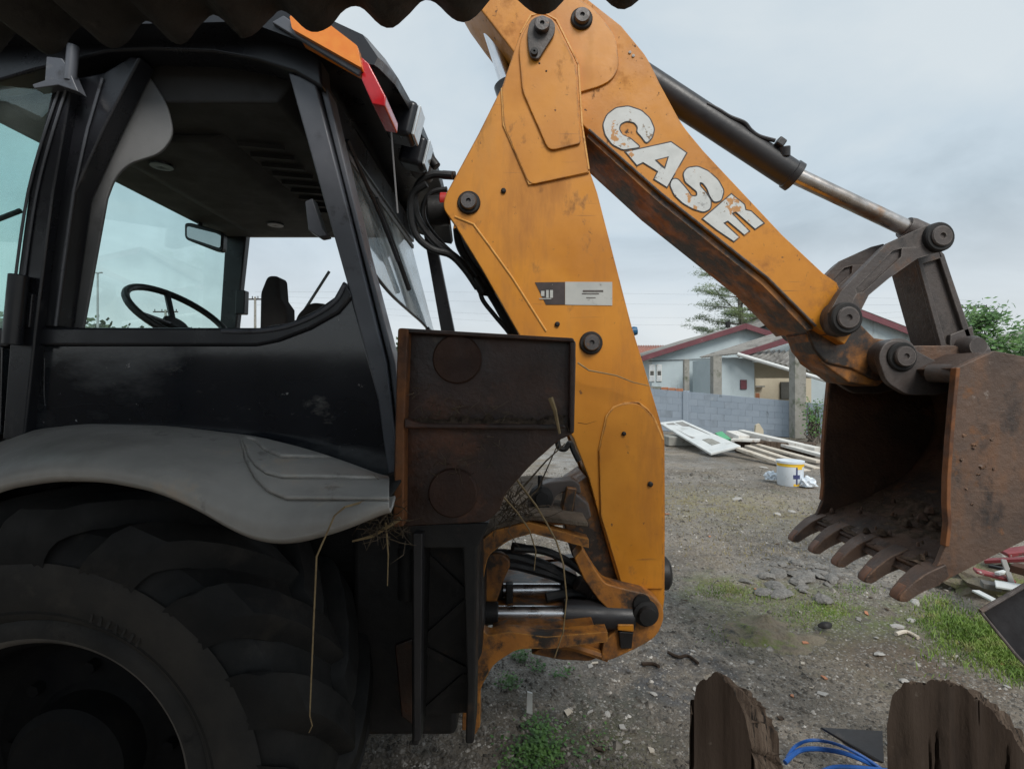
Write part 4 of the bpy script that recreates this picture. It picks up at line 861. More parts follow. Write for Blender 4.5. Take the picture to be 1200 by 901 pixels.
MB().tube([P(633, 570, 1.94), P(633, 557, 1.94)], .009, 8).build('grease_nipple', DARKMETAL, spo)
MB().tube(smooth_path([P(653, 514, 2.0), P(655, 524, 2.0), P(662, 526, 2.0), P(668, 519, 2.0), P(672, 528, 2.0), P(678, 540, 2.0)]), .011, 8).build('hook', DARKMETAL, spo)
# swing cylinders
for (v, u0, u1, y, r) in ((691, 592, 664, 2.16, .026), (718, 586, 668, 1.98, .027)):
    rd = MB().cyl(P(u0-6, v, y), P(u1, v, y), r, n=24).build('swing_cylinder_rod', CHROME, bh)
    MB().cyl(P(u1-8, v, y), P(742, v+4, y), .052, n=24).build('swing_cylinder_barrel', CYLBLK, bh, bevel=.006)
    MB().cyl(P(u0-24, v, y), P(u0-2, v, y), .042, n=20).build('rod_eye', DARKMETAL, bh, bevel=.006)
for (pa, r) in (([(548, 655), (590, 650), (625, 658), (660, 674), (690, 690), (720, 712)], .024), ([(548, 668), (590, 660), (630, 668), (665, 680), (700, 702), (725, 722)], .022), ([(602, 642), (640, 646), (675, 664), (706, 690)], .016), ([(640, 700), (670, 695), (700, 700), (730, 715)], .02), ([(590, 735), (630, 742), (680, 745), (720, 738)], .022)):
    MB().tube(smooth_path([P(u, v, 2.06+.02*i) for i, (u, v) in enumerate(pa)]), r, 10).build('hydraulic_hose', HOSE, bh)
for (u0, v0, u1, v1, r) in ((676, 682, 690, 690, .030), (690, 697, 704, 706, .028), (600, 641, 612, 643, .021), (700, 688, 708, 694, .021), (560, 653, 570, 651, .029)):
    f_ = MB().cyl(P(u0, v0, 2.07), P(u1, v1, 2.08), r, n=14).build('hose_fitting', CASTING, bh, bevel=.004)
    MB().cyl(P(u1, v1, 2.08), P(u1+(u1-u0)*.3, v1+(v1-v0)*.3, 2.082), r*1.12, n=6).build('hex_nut', CASTING, f_, bevel=.002)
MB().box(P(597, 700, 2.1), (.03, .05, .12)).build('clamp', DARKMETAL, bh, bevel=.006)
# ---- hoses from cab to boom
for (pa, r, y0, y1) in (([(530, 206), (508, 205), (492, 214), (486, 232), (490, 256), (510, 284), (538, 305), (556, 330), (566, 344)], .0155, 2.1, 2.2),
                        ([(500, 216), (484, 228), (481, 252), (488, 276), (506, 292), (528, 299), (545, 316), (560, 338)], .0145, 2.05, 2.18),
                        ([(524, 222), (506, 226), (496, 242), (499, 262), (516, 284), (540, 306)], .012, 2.2, 2.24),
                        ([(562, 338), (566, 352), (580, 370), (598, 392), (606, 410)], .010, 2.18, 2.2),
                        ([(536, 268), (540, 290), (556, 316), (580, 352), (604, 396)], .020, 2.25, 2.3),
                        ([(540, 262), (552, 296), (574, 326), (600, 372), (612, 396)], .016, 2.12, 2.16)):
    N = len(pa)
    MB().tube(smooth_path([P(u, v, y0+(y1-y0)*i/(N-1)) for i, (u, v) in enumerate(pa)]), r, 10).build('hydraulic_hose', HOSE, bh)
for (u0, v0, u1, v1, r) in ((556, 326, 567, 344, .021), (518, 205, 534, 206, .018), (500, 180, 512, 196, .02)):
    MB().cyl(P(u0, v0, 2.18), P(u1, v1, 2.18), r, n=12).build('hose_fitting', DARKMETAL, bh, bevel=.004)
MB().tube([P(566, 344, 2.19), P(580, 346, 2.19)], .009, 8).build('hose_clip', DARKMETAL, bh)
MB().cyl(P(502, 248, 2.15), P(526, 246, 2.15), .062, n=24).build('boom_lock_cylinder', DARKMETAL, bh, bevel=.01)
MB().cyl(P(516, 236, 2.12), P(524, 236, 2.12), .035, n=20).build('reflector', REDCAP, bh, bevel=.004)
MB().box(P(496, 195, 2.3), (.10, .12, .10), Matrix.Rotation(R(20), 3, 'Y')).build('valve_block', CASTING, bh, bevel=.02)

# ---- stabiliser: rusty pad folded up against the machine and its black leg
SY = 1.36
pad_px = [(466, 384, 5), (672, 396, 6), (675, 420), (673, 508, 6), (655, 516), (622, 545, 10), (591, 580, 8), (586, 598, 8), (570, 612, 6), (460, 618), (461, 560)]
stb = MB().plate(pad_px, SY+.02, SY+.045).build('stabiliser_pad', RUST, bh, bevel=.005)
stb['label'] = 'rusty brown stabiliser pad with two round bosses and a cross rib'
MB().plate([(466, 384, 4), (478, 385), (474, 500), (473, 617), (460, 618), (462, 560)], SY-.03, SY+.022).build('side_flange', RUST_EDGE, stb, bevel=.005)
MB().plate([(478, 385), (672, 396, 5), (674, 401), (476, 390)], SY-.016, SY+.022).build('top_flange', RUST, stb, bevel=.005)
MB().plate([(668, 396), (675, 400), (673, 508), (667, 508)], SY-.012, SY+.022).build('end_flange', RUST, stb, bevel=.005)
MB().plate([(474, 490, 0), (492, 496, 10), (660, 497.5), (664, 501), (650, 504), (474, 502)], SY-.034, SY+.022).build('cross_rib', RUST, stb, bevel=.005)
for (u, v) in ((536, 421), (531, 577)):
    MB().lathe(P(u, v, SY+.02), (0, -1, 0), [(.066, -.004), (.066, .008), (.062, .012), (.001, .012)], 40).build('boss', RUST_BOSS, stb, angle=30)
MB().plate([(470, 612), (575, 610), (560, 640), (556, 866, 4), (546, 866), (548, 800), (543, 640), (498, 640), (492, 868), (484, 868), (484, 640)], SY+.03, SY+.16, ref=SY+.05).build('stabiliser_leg', DARKMETAL, bh, bevel=.006)
MB().plate([(484, 620), (560, 620), (556, 862), (486, 866)], SY+.15, SY+.17, ref=SY+.05).build('leg_plate', DARKMETAL, bh, bevel=.004)
for q in (((494, 640), (548, 692)), ((494, 748), (548, 700)), ((494, 752), (548, 780)), ((498, 828), (548, 784))):
    MB().bar(P(*q[0], SY+.17), P(*q[1], SY+.17), .02, .06, up=(0, 1, 0)).build('leg_rib', DARKMETAL, bh)
MB().plate([(484, 625), (495, 625), (493, 868), (485, 868)], SY+.0, SY+.04).build('leg_flange', CYLBLK, bh, bevel=.003)
MB().plate([(462, 756), (484, 748), (484, 850), (470, 840)], SY+.20, SY+.26).build('leg_bracket', RUST, bh, bevel=.006)
MB().cyl(P(478, 640, SY+.2), P(478, 700, SY+.2), .03, n=12).build('leg_cylinder', DARKMETAL, bh)
# far stabiliser
MB().xz([(-.30, .55), (-.12, .55), (-.10, 1.5), (-.32, 1.5)], 2.95, 3.05).build('far_stabiliser', DARKMETAL, bh, bevel=.01)
MB().box((-.33, MIDY, .80), (.32, 1.30, .70)).build('rear_frame', DARKMETAL, bh, bevel=.02)

# ================================================================== DRY STRAW CAUGHT ON THE MACHINE
def straw(pts, y, r, label, m=STRAW, name='dry_straw', group=None):
    path = [P(u, v, y+(q[0] if q else 0)) for (u, v, *q) in pts]
    N = len(path)
    return MB().tube(path, [r*(1-.55*i/(N-1)) for i in range(N)], 6).build(name, m, label=label, cat='straw', group=group)
straw([(452, 580, .10), (425, 588, .04), (404, 594, .0), (392, 604), (371, 652), (368, 720), (365, 790), (363, 838), (366, 850), (362, 858)], 1.10, .0026, 'long pale straw hanging from the fender in front of the tyre')
straw([(604, 560), (628, 592), (640, 612), (652, 634), (660, 660), (664, 700), (660, 740), (650, 770)], 1.70, .0042, 'long dry stem hanging in front of the chrome swing rods')
straw([(588, 580), (606, 600), (620, 620), (628, 645), (626, 668)], 1.72, .0038, 'short forked dry stem hanging over the swing frame top')
straw([(677, 425), (690, 434), (722, 440), (742, 448), (760, 452)], 1.98, .0035, 'thin brown twig lying across the boom beside the pad')
straw([(645, 466), (650, 480), (653, 494), (656, 508)], 1.30, .0070, 'short thick straw on the right end of the rusty pad')
straw([(600, 600), (630, 574), (654, 520)], 1.78, .0045, 'bent dry stick slanting up to the hook under the pad', STRAW_D)
straw([(603, 582), (640, 540), (662, 520)], 1.76, .004, 'dry stick slanting behind the pad edge above the hinge', STRAW_D)
def clump(name, label, spots, m, n, L, r, y, seed):
    rnd = random.Random(seed); mb = MB()
    for k in range(n):
        u, v, su, sv = rnd.choice(spots)
        a = P(rnd.gauss(u, su), rnd.gauss(v, sv), y+rnd.uniform(-.02, .012))
        d = Vector((rnd.gauss(0, 1), rnd.gauss(0, .35)-.15, rnd.gauss(.0, .8))).normalized()*L*rnd.uniform(.35, 1.15)
        mid = a+d*.5+Vector((rnd.gauss(0, .15), rnd.gauss(0, .1), rnd.gauss(0, .15)))*L
        mb.tube([a, mid, a+d], [r, r*.8, r*.35], 4)
    return mb.build(name, m, label=label, cat='dry grass', kind='stuff', recalc=False)
clump('dry_grass_clump', 'tangle of dark dry grass lying on the cross rib of the rusty pad', [(510, 482, 22, 8), (560, 486, 22, 8), (600, 488, 18, 7), (500, 470, 14, 10), (640, 492, 12, 6)], STRAW_D, 70, .045, .0011, SY+.005, 3)
rows = []
for k in range(4):
    rows.append([P(480+180*i/60, 499-(0, 6, 12, 3)[k]*(.5+1.1*abs(noise.noise((i*.21, k*.6, 3)))+.5*abs(noise.noise((i*.9, k, 7)))), SY-(.032, .020, .000, -.018)[k]) for i in range(61)])
MB().grid(rows).build('soil_on_rib', DIRT_DARK, stb, angle=30)
clump('dry_grass_clump', 'small root tangle on the lower half of the rusty pad', [(545, 530, 16, 10), (565, 525, 14, 8), (520, 545, 12, 8)], STRAW_D, 34, .045, .0011, SY+.01, 4)
clump('dry_grass_clump', 'loose straw bundle sticking out between fender and rusty pad', [(452, 600, 6, 8), (446, 618, 9, 7), (462, 628, 8, 8), (455, 585, 5, 8)], STRAW_D, 70, .075, .0018, SY-.02, 5)
clump('dry_grass_clump', 'dry grass tangle on the swing frame below the pad', [(600, 590, 8, 10), (596, 604, 10, 5), (612, 600, 10, 5)], STRAW_D, 70, .10, .0022, 1.82, 6)
for q, lb in ((((470, 607), (437, 628), (413, 634)), 'broad curled straw blade under the fender end'), (((452, 612), (455, 650), (454, 686)), 'thin stem hanging below the fender end')):
    straw(q, SY-.03, .006 if 'broad' in lb else .003, lb)

# ================================================================== WALL, HOUSES, POSTS
A = Vector(((760-600)*17.2/600, 17.2, 0)); B = Vector(((1190-600)*12.2/600, 12.2, 0))
wall = empty('boundary_wall', (A+B)/2, 'low blue-grey painted block wall across the back of the yard', 'wall')
Ld = (B-A).length; du = (B-A).normalized(); dn = Vector((du.y, -du.x, 0))
if dn.y > 0: dn = -dn
rw = random.Random(5)
def wall_top(s): return 1.40-.46*min(1, s/(Ld*.62))
NC = 6; nb = int(Ld/.40)
MB().prism([A-dn*.01+Vector((0, 0, 0)), B-dn*.01, B-dn*.01+Vector((0, 0, wall_top(Ld)-.03)), A+du*Ld*.62-dn*.01+Vector((0, 0, .91)), A-dn*.01+Vector((0, 0, 1.37))], -dn*.12).build('mortar_core', BLOCK, wall)
for c in range(NC):
    for k in range(nb+1):
        s0 = max(0, (k-.5*(c % 2))*.40)+.002; s1 = min(Ld, (k+1-.5*(c % 2))*.40)-.002
        if s1-s0 < .06: continue
        h0 = wall_top(s0)/NC; h1 = wall_top(s1)/NC; o = rw.uniform(0, .0015)
        fr = [A+du*s0+dn*(.012+o)+Vector((0, 0, h0*c+.002)), A+du*s1+dn*(.012+o)+Vector((0, 0, h1*c+.002)), A+du*s1+dn*(.012+o)+Vector((0, 0, h1*(c+1)-.002)), A+du*s0+dn*(.012+o)+Vector((0, 0, h0*(c+1)-.002))]
        MB().prism(fr, -dn*.15).build('block', BLOCK, wall)
for s in (1.15, 4.3):
    MB().prism([A+du*s+dn*.05, A+du*(s+.16)+dn*.05, A+du*(s+.16)+dn*.05+Vector((0, 0, wall_top(s)+.02)), A+du*s+dn*.05+Vector((0, 0, wall_top(s)+.02))], -dn*.22).build('pier', BLOCK, wall, bevel=.01)
# row of bricks lying on the wall
for k in range(5):
    c = A+du*(.05+.24*k)-dn*.06+Vector((0, 0, wall_top(.2+.24*k)+.05))
    MB().box(c, (.21, .10, .09), Matrix.Rotation(math.atan2(du.y, du.x), 3, 'Z')).build('loose_brick', BRICK_M if k > 1 else CONCRETE, label='orange brick lying on top of the left end of the block wall' if k > 1 else 'grey brick lying on top of the left end of the block wall', cat='brick', group='bricks lying on the wall' if k > 1 else 'grey bricks lying on the wall', bevel=.006)

def corr_sheet(p00, p01, p10, p11, waves, amp, nv=2):
    """corrugated sheet: p00-p01 eave, p10-p11 ridge"""
    up = (p01-p00).cross(p10-p00).normalized()
    if up.z < 0: up = -up
    n = waves*6; rows = []
    for j in range(nv+1):
        t = j/nv
        rows.append([(p00.lerp(p01, i/n)).lerp(p10.lerp(p11, i/n), t)+up*amp*math.sin(2*math.pi*i/6.0) for i in range(n+1)])
    return MB().grid(rows)
# pale blue gabled house
HYf = 22.0
hs = empty('gabled_house', (11, 25, 0), 'pale blue house with maroon gable boards behind the left end of the wall', 'house')
ap = P(874, 385, HYf); le = P(757, 418, HYf); re_ = P(990, 418, HYf)
MB().prism([Vector((le.x+.25, HYf, 0)), Vector((re_.x, HYf, 0)), Vector((re_.x, HYf, re_.z)), Vector((ap.x, HYf, ap.z)), Vector((le.x+.25, HYf, le.z+.05))], (0, 8, 0)).build('wall', WALLP, hs)
for (e0, sg) in ((P(752, 418, HYf-.35), -1), (P(992, 418, HYf-.35), 1)):
    a = P(874, 380, HYf-.35)
    rs = corr_sheet(Vector((e0.x, HYf-.35, e0.z)), Vector((e0.x, HYf+8, e0.z)), a.copy(), Vector((a.x, HYf+8, a.z)), 30, .03).build('roof', ROOFF, hs, solid=.02)
    MB().prism([e0+Vector((0, -.03, -.20)), e0+Vector((0, -.03, .03)), a+Vector((0, -.03, .04)), a+Vector((0, -.03, -.20))], (0, .05, 0)).build('gable_board', MAROON, hs, bevel=.01)
MB().tube([P(760, 423, HYf-.04), P(866, 419, HYf-.04)], .012, 5).build('cable', DARKMETAL, hs)
for u in (761, 769.5):
    f = MB().plate([(u, 427), (u+6.2, 427), (u+6.2, 447), (u, 447)], HYf-.05, HYf+.02).build('window', WHITE, hs, bevel=.01)
    for q in range(3): MB().plate([(u+1, 428.5+q*6.2), (u+5.2, 428.5+q*6.2), (u+5.2, 433.6+q*6.2), (u+1, 433.6+q*6.2)], HYf-.056, HYf-.05).build('pane', LAMP if (q+int(u)) % 2 else DARKIN, f)
MB().tube([P(853, 377, HYf+1.5), P(853, 384, HYf+1.5)], .12, 8).build('chimney_pipe', DARKMETAL, hs)
# lower annexe with porch
HY2 = 18.5
an = empty('porch_annexe', (9.5, 20, 0), 'low porch with grey corrugated roof and white gutter in front of the pale house', 'annexe')
MB().plate([(846, 419), (876, 420), (884, 426), (884, 520), (846, 520)], HY2, HY2+3).build('wall', WALLP, an)
MB().plate([(884, 424), (1000, 424), (1000, 443), (890, 443), (890, 520), (884, 520)], HY2+.3, HY2+.5, ref=HY2).build('porch_beam', BEIGE, an, bevel=.01)
MB().plate([(884, 424), (1000, 424), (1000, 520), (884, 520)], HY2+2.6, HY2+2.8, ref=HY2).build('porch_back_wall', BEIGE, an)
MB().plate([(905, 452), (935, 452), (935, 454), (905, 454)], HY2+2.4, HY2+2.58, ref=HY2).build('shelf', CONCRETE, an)
MB().plate([(893, 462), (925, 462), (925, 480), (893, 480)], HY2+2.2, HY2+2.5, ref=HY2).build('crate', BRICK_M, an, bevel=.02)
g0 = P(867, 414, HY2-.3)
MB().prism([P(866, 419, HY2-.4), P(866, 413, HY2-.4), P(928, 394, HY2-.4), P(1000, 372, HY2-.4), P(1000, 379, HY2-.4), P(928, 401, HY2-.4)], (0, .06, 0)).build('gable_board', MAROON, an, bevel=.01)
MB().prism([P(872, 419, HY2), P(928, 401, HY2), P(1000, 379, HY2), P(1000, 424, HY2), P(884, 424, HY2)], (0, .15, 0)).build('gable_wall', WALLP, an)
corr_sheet(P(820, 419, HY2-.1), P(866, 414, HY2-.4), P(905, 392, HY2+2.5), P(930, 391, HY2+.3), 14, .03).build('roof', ROOFF, an, solid=.015)
corr_sheet(P(867, 416, HY2-.35), P(1000, 446, HY2-1.6), P(885, 409, HY2+.1), P(1010, 412, HY2+.1), 22, .04).build('porch_roof', ROOFF, an, solid=.02)
MB().tube([P(864, 415, HY2-.45), P(928, 434, HY2-1.2), P(1000, 455, HY2-1.8)], .07, 8).build('gutter', WHITE, an)
MB().plate([(868, 445), (875.5, 445), (875.5, 456), (868, 456)], HY2-.05, HY2+.02).build('window', MAROON, an, bevel=.01)
MB().plate([(958, 447), (990, 447), (990, 470), (958, 470)], HY2+2.5, HY2+2.58, ref=HY2).build('window', DARKIN, an, bevel=.01)
# second house further right
h2 = empty('far_house', (15.5, 28, 0), 'pale house with maroon roof edge seen between the bucket links', 'house')
Y3 = 26.0
a3 = P(975, 353, Y3); r3 = P(1105, 400, Y3); l3 = P(860, 395, Y3)
MB().prism([Vector((l3.x+9.5, Y3, 0))-Vector((7.5, 0, 0)), Vector((r3.x-.3, Y3, 0)), Vector((r3.x-.3, Y3, r3.z)), Vector((a3.x, Y3, a3.z-.1)), Vector((l3.x+2, Y3, l3.z+.6))], (0, 8, 0)).build('wall', WALLP, h2)
e3 = P(1108, 401, Y3-.4); a4 = P(975, 350, Y3-.4)
MB().prism([e3+Vector((0, -.02, -.32)), e3, a4, a4+Vector((0, -.02, -.32))], (0, .06, 0)).build('gable_board', MAROON, h2, bevel=.01)
corr_sheet(e3+Vector((0, 0, .02)), e3+Vector((0, 8, .02)), a4+Vector((0, 0, .02)), a4+Vector((0, 8, .02)), 28, .03).build('roof', ROOFF, h2, solid=.02)
l4 = P(862, 395, Y3-.4)
corr_sheet(l4, l4+Vector((0, 8, 0)), a4+Vector((0, 0, .03)), a4+Vector((0, 8, .03)), 28, .03).build('roof', ROOFF, h2, solid=.02)
# clay-tiled roof far left behind the gabled house
h3 = empty('red_roofed_house', (9, 40, 0), 'distant house with a red tiled roof just right of the boom', 'house')
MB().box((9.5, 42, 1.1), (8, 6, 2.2)).build('wall', WHITE, h3)
corr_sheet(P(735, 415, 38.5), P(830, 415, 38.5), P(745, 405, 42), P(830, 405, 42), 30, .04).build('roof', ROOFR, h3, solid=.03)
# concrete posts between wall and houses
for (u0, u1, v0, y, lb) in ((834, 844, 417, 16.6, 'square mossy concrete post in front of the porch wall'), (928, 941, 407, 14.6, 'tall thick concrete post standing before the porch opening'), (801, 807, 421, 17.4, 'thin mossy concrete post in front of the pale gable wall')):
    w = (u1-u0)*y/F; c = P((u0+u1)/2, v0, y)
    m = MB(); 
    for z0, z1, k in ((0, c.z-.02, 1.0), (c.z-.02, c.z, .94)): m.box((c.x, c.y, (z0+z1)/2), (w*k, w*k, z1-z0))
    m.build('concrete_post', CONCRETE, label=lb, cat='post', bevel=.012)

# ================================================================== YARD THINGS
# white sheet panel
pa = [P(772, 495, 14), P(800, 492, 14), P(868, 522, 10.8), P(833, 531, 10.8)]
pn = (pa[1]-pa[0]).cross(pa[3]-pa[0]).normalized()
if pn.z < 0: pn = -pn
pan = MB().prism(pa, -pn*.05).build('white_panel', WHITE, label='white framed door panel lying tilted in front of the block wall', cat='panel', bevel=.01)
def bil(s, t): return pa[0].lerp(pa[1], s).lerp(pa[3].lerp(pa[2], s), t)
for (s0, s1, t0, t1) in ((.16, .46, .08, .62), (.54, .84, .08, .62)):
    MB().prism([bil(s0, t0)+pn*.004, bil(s1, t0)+pn*.004, bil(s1, t1)+pn*.004, bil(s0, t1)+pn*.004], pn*.006).build('raised_field', ROOFF, pan, bevel=.004)
MB().prism([bil(.35, .70)+pn*.004, bil(.65, .70)+pn*.004, bil(.65, .86)+pn*.004, bil(.35, .86)+pn*.004], pn*.012).build('hatch', CONCRETE, pan, bevel=.004)
MB().box((P(800, 510, 12.8).x, 12.9, .12), (.8, .5, .24)).build('concrete_lump', CONCRETE, label='broken concrete lump propping up the white door panel', cat='rubble', bevel=.03)
# planks
pl = [((868, 506), (958, 527), 12.2, 10.6, .20, .10, PLANK_W, 'pale painted board lying topmost on the plank pile'),
      ((890, 514), (965, 534), 11.8, 10.2, .16, .06, PLANK_W, 'second painted board below the topmost one in the pile'),
      ((882, 520), (960, 541), 11.4, 9.8, .15, .05, PLANK, 'bare board in the middle of the plank pile'),
      ((876, 523), (958, 550), 11.2, 9.4, .16, .06, PLANK, 'long bare board near the bottom of the plank pile'),
      ((866, 526), (946, 553), 10.8, 9.2, .17, .06, PLANK, 'lowest front board of the pile, ending beside the paint tin'),
      ((857, 507), (872, 513), 12.0, 11.6, .30, .10, PLANK_W, 'short white offcut at the left end of the plank pile'),
      ((858, 515), (890, 516), 11.6, 11.3, .34, .05, PLANK_W, 'short wide grey-white offcut under the top board')]
for (p, q, y0, y1, w, h, m_, lb) in pl:
    MB().bar(P(*p, y0), P(*q, y1), w, h).build('plank', m_, label=lb, cat='plank', bevel=.006)
MB().box((P(905, 535, 11.5).x, 11.4, .14), (1.6, .5, .26), Matrix.Rotation(R(-30), 3, 'Z')).build('timber_baulk', WOOD_EDGE, label='dark timber baulk supporting the plank pile from below', cat='timber', bevel=.02)
MB().prism([P(838, 507, 13), P(846, 505, 13.2), P(857, 514, 12.2), P(850, 517, 12)], (0, 0, -.06)).build('green_bag', GREENP, label='crumpled green plastic bag between panel and planks', cat='bag', bevel=.01)
MB().prism([P(885, 506, 12.8), P(886, 498, 12.8), P(890, 496, 12.8), P(895, 504, 12.8), P(895, 512, 12.8), P(886, 512, 12.8)], (0, .08, 0)).build('tile_shard', BEIGE, label='beige tile shard leaning on the wall above the planks', cat='shard', bevel=.01)
# paint tin
tc_ = G(926, 568); tr_, th_ = .185, .37
tin = MB().lathe(tc_+Vector((0, 0, .0)), (0, 0, 1), [(.001, .004), (tr_*.94, .004), (tr_*.94, 0), (tr_*.97, .01), (tr_, th_-.03), (tr_+.008, th_-.025), (tr_+.008, th_-.005), (tr_, th_), (tr_-.01, th_-.004), (tr_-.012, th_-.02), (.001, th_-.02)], 40).build('paint_tin', TIN_W, label='white paint tin with yellow top standing by the planks', cat='paint tin', angle=30)
def band(z0, z1, a0, a1, m_, nm):
    rows = [[tc_+Vector(((tr_*.97+.03*tr_*(z/th_)+.003)*math.sin(a0+(a1-a0)*i/24), -(tr_*.97+.03*tr_*(z/th_)+.003)*math.cos(a0+(a1-a0)*i/24), z)) for i in range(25)] for z in (z0, z1)]
    MB().grid(rows).build(nm, m_, tin)
band(th_-.075, th_-.031, -1.8, 1.8, TIN_Y, 'yellow_band'); band(.03, th_-.08, -.06, .06, TIN_B, 'printed_stripe'); band(.12, .18, -.28, .28, TIN_B, 'printed_emblem'); band(.012, .045, -.25, .45, TIN_Y, 'yellow_drip'); band(th_-.11, th_-.075, .05, .5, TIN_Y, 'yellow_drip')
MB().lathe(tc_+Vector((0, 0, th_)), (0, 0, 1), [(tr_+.010, -.03), (tr_+.012, .004), (tr_*.6, .006), (.001, .006)], 40).build('lid', TIN_W, tin, angle=30)
# crumpled bags by the tin
def blob(c, s, seed, sub=3, amp=.35, fr=2.2, flat=1.0):
    bm = bmesh.new(); bmesh.ops.create_icosphere(bm, subdivisions=sub, radius=1)
    mb = MB(); vs = []
    for v in bm.verts:
        d = v.co.normalized(); k = 1+amp*noise.noise(d*fr+Vector((seed*3.1, 0, 0)))+amp*.4*noise.noise(d*fr*2.6+Vector((0, seed, 0)))
        q = d*k; vs.append(Vector(c)+Vector((q.x*s[0], q.y*s[1], max(-.25, q.z)*s[2]*flat)))
    mb.add(vs, [[v.index for v in f.verts] for f in bm.faces]); bm.free(); return mb
for (u, v, lb, s) in ((904, 563, 'crumpled white plastic bag left of the paint tin', .11), (947, 571, 'crumpled pale bag right of the paint tin', .12)):
    g = G(u, v); blob(g+Vector((0, 0, .05)), (s, s*.8, s*.9), u, 3, .55, 3).build('plastic_bag', TIN_W, label=lb, cat='bag', angle=25)
# mossy mound
mc = G(905, 742)
rows = []
for a in range(22):
    r = a/21; row = []
    for k in range(65):
        t = 2*math.pi*k/64; rr = r*(1+.22*noise.noise((math.cos(t)*1.3, math.sin(t)*1.3, 5)))
        x = mc.x+rr*.36*math.cos(t); y = mc.y+.05+rr*.27*math.sin(t)
        h = .075*max(0, 1-r*r)**1.2*(.75+.9*noise.noise((x*7, y*7, 2)))+(1-r)*(.020*noise.noise((x*18, y*18, 3))+.012*noise.noise((x*45, y*45, 3)))
        row.append(Vector((x, y, gz(x, y)-.012+h)))
    rows.append(row)
MB().grid(rows).build('moss_mound', MOSS, label='low mossy earth mound in the yard in front of the bucket', cat='mound', angle=180)
g = G(967, 737); blob(g+Vector((0, 0, .02)), (.045, .03, .03), 9, 2, .3).build('dark_stone', DARKMETAL, label='dark stone lying at the right end of the mossy mound', cat='stone', angle=30)
# loose stones
rs = random.Random(11)
protos = []
for k in range(5):
    protos.append(blob((0, 0, 0), (1, .75, .45), 20+k, 2, .45, 1.6).build('stone', STONE, angle=28, origin=(0, 0, 0)))
def place_stone(k, g, s, m_lab, grp, white=False):
    o = protos[k % 5]
    if o.get('used'): o = o.copy(); C.objects.link(o)
    o['used'] = 1; o.location = (g.x, g.y, gz(g.x, g.y)+s*.15); o.rotation_euler = (rs.uniform(-.2, .2), rs.uniform(-.2, .2), rs.uniform(0, 6.28)); o.scale = (s*rs.uniform(.8, 1.3), s, s*rs.uniform(.6, 1.1))
    o['label'] = m_lab; o['category'] = 'stone'; o['group'] = grp
    if white:
        if not o.get('w'): o.data = o.data.copy(); o.data.materials[0] = STONE_W
    return o
for k in range(34):
    u = rs.gauss(938, 32); v = rs.gauss(672, 14)
    if v < 645 or u > 1000: v = 665+rs.uniform(-8, 15); u = rs.uniform(895, 990)
    place_stone(k, G(u, v), rs.uniform(.025, .085), 'flat grey stone lying in the rubble patch under the bucket teeth', 'stones under the bucket teeth')
for k, (u, v, s) in enumerate(((864, 585, .085), (928, 597, .07), (911, 600, .06), (869, 562, .05), (895, 547, .09), (1052, 731, .05), (1068, 725, .04), (1030, 760, .045), (1060, 790, .04), (1072, 705, .05), (712, 833, .028), (734, 866, .02), (766, 812, .025), (690, 770, .02), (880, 770, .03), (812, 760, .022))):
    place_stone(k+2, G(u, v), s*.7, 'pale stone lying singly on the open yard ground', 'pale single stones on the yard', True)
for q in protos:
    q.pop('used', None)
for o in C.objects:
    if o.name.startswith('stone'): o.pop('used', None)
rl = random.Random(77)
for k in range(70):
    v = rl.uniform(560, 880); u = rl.uniform(640, 1180); g = G(u, v)
    if g.x < .15: continue
    sz = rl.uniform(.008, .022)*(1+.12*g.y); a = rl.uniform(0, 6.28); d1 = Vector((math.cos(a), math.sin(a), rl.uniform(-.1, .2)))*sz; d2 = Vector((-math.sin(a), math.cos(a), rl.uniform(-.1, .2)))*sz*rl.uniform(.3, .8)
    g.z = gz(g.x, g.y)+.006
    MB().prism([g-d1-d2*.6, g+d1*.8-d2, g+d1+d2*.5, g-d1*.3+d2], (0, 0, .004)).build('litter_chip', (STONE_W, PLANK, STONE, BRICK_M, WOOD_EDGE)[k % 5], label=('pale grit', 'pale wood', 'grey stone', 'orange brick', 'brown bark')[k % 5]+' chip scattered loose on the yard ground', cat='litter', group=('pale grit', 'pale wood', 'grey stone', 'orange brick', 'brown bark')[k % 5]+' chips scattered on the yard')
MB().prism([G(617, 840)+Vector((0, 0, .02)), G(624, 842)+Vector((0, 0, .02)), G(624, 838)+Vector((0, 0, .10)), G(618, 836)+Vector((0, 0, .10))], (0, .012, 0)).build('paper_scrap', WHITE, label='small white paper scrap standing in the weeds below the frame', cat='scrap')
def ground_stick(pts, r, lb, m_=WOOD_EDGE, cat='stick', name='stick', lift=.015):
    q = []
    for u, v in pts:
        g = G(u, v); g.z = gz(g.x, g.y)+lift; q.append(g)
    MB().tube(smooth_path(q, 4), r, 7).build(name, m_, label=lb, cat=cat)
ground_stick([(783, 766), (795, 772), (806, 770), (818, 778)], .009, 'dark crooked stick on the gravel right of the boom foot', WOOD)
ground_stick([(1050, 742), (1062, 738), (1076, 744)], .012, 'pale wood splinter lying on bare earth near the grass strip', PLANK)
ground_stick([(752, 778), (765, 778), (772, 782)], .010, 'short dark root lying under the boom foot', WOOD)
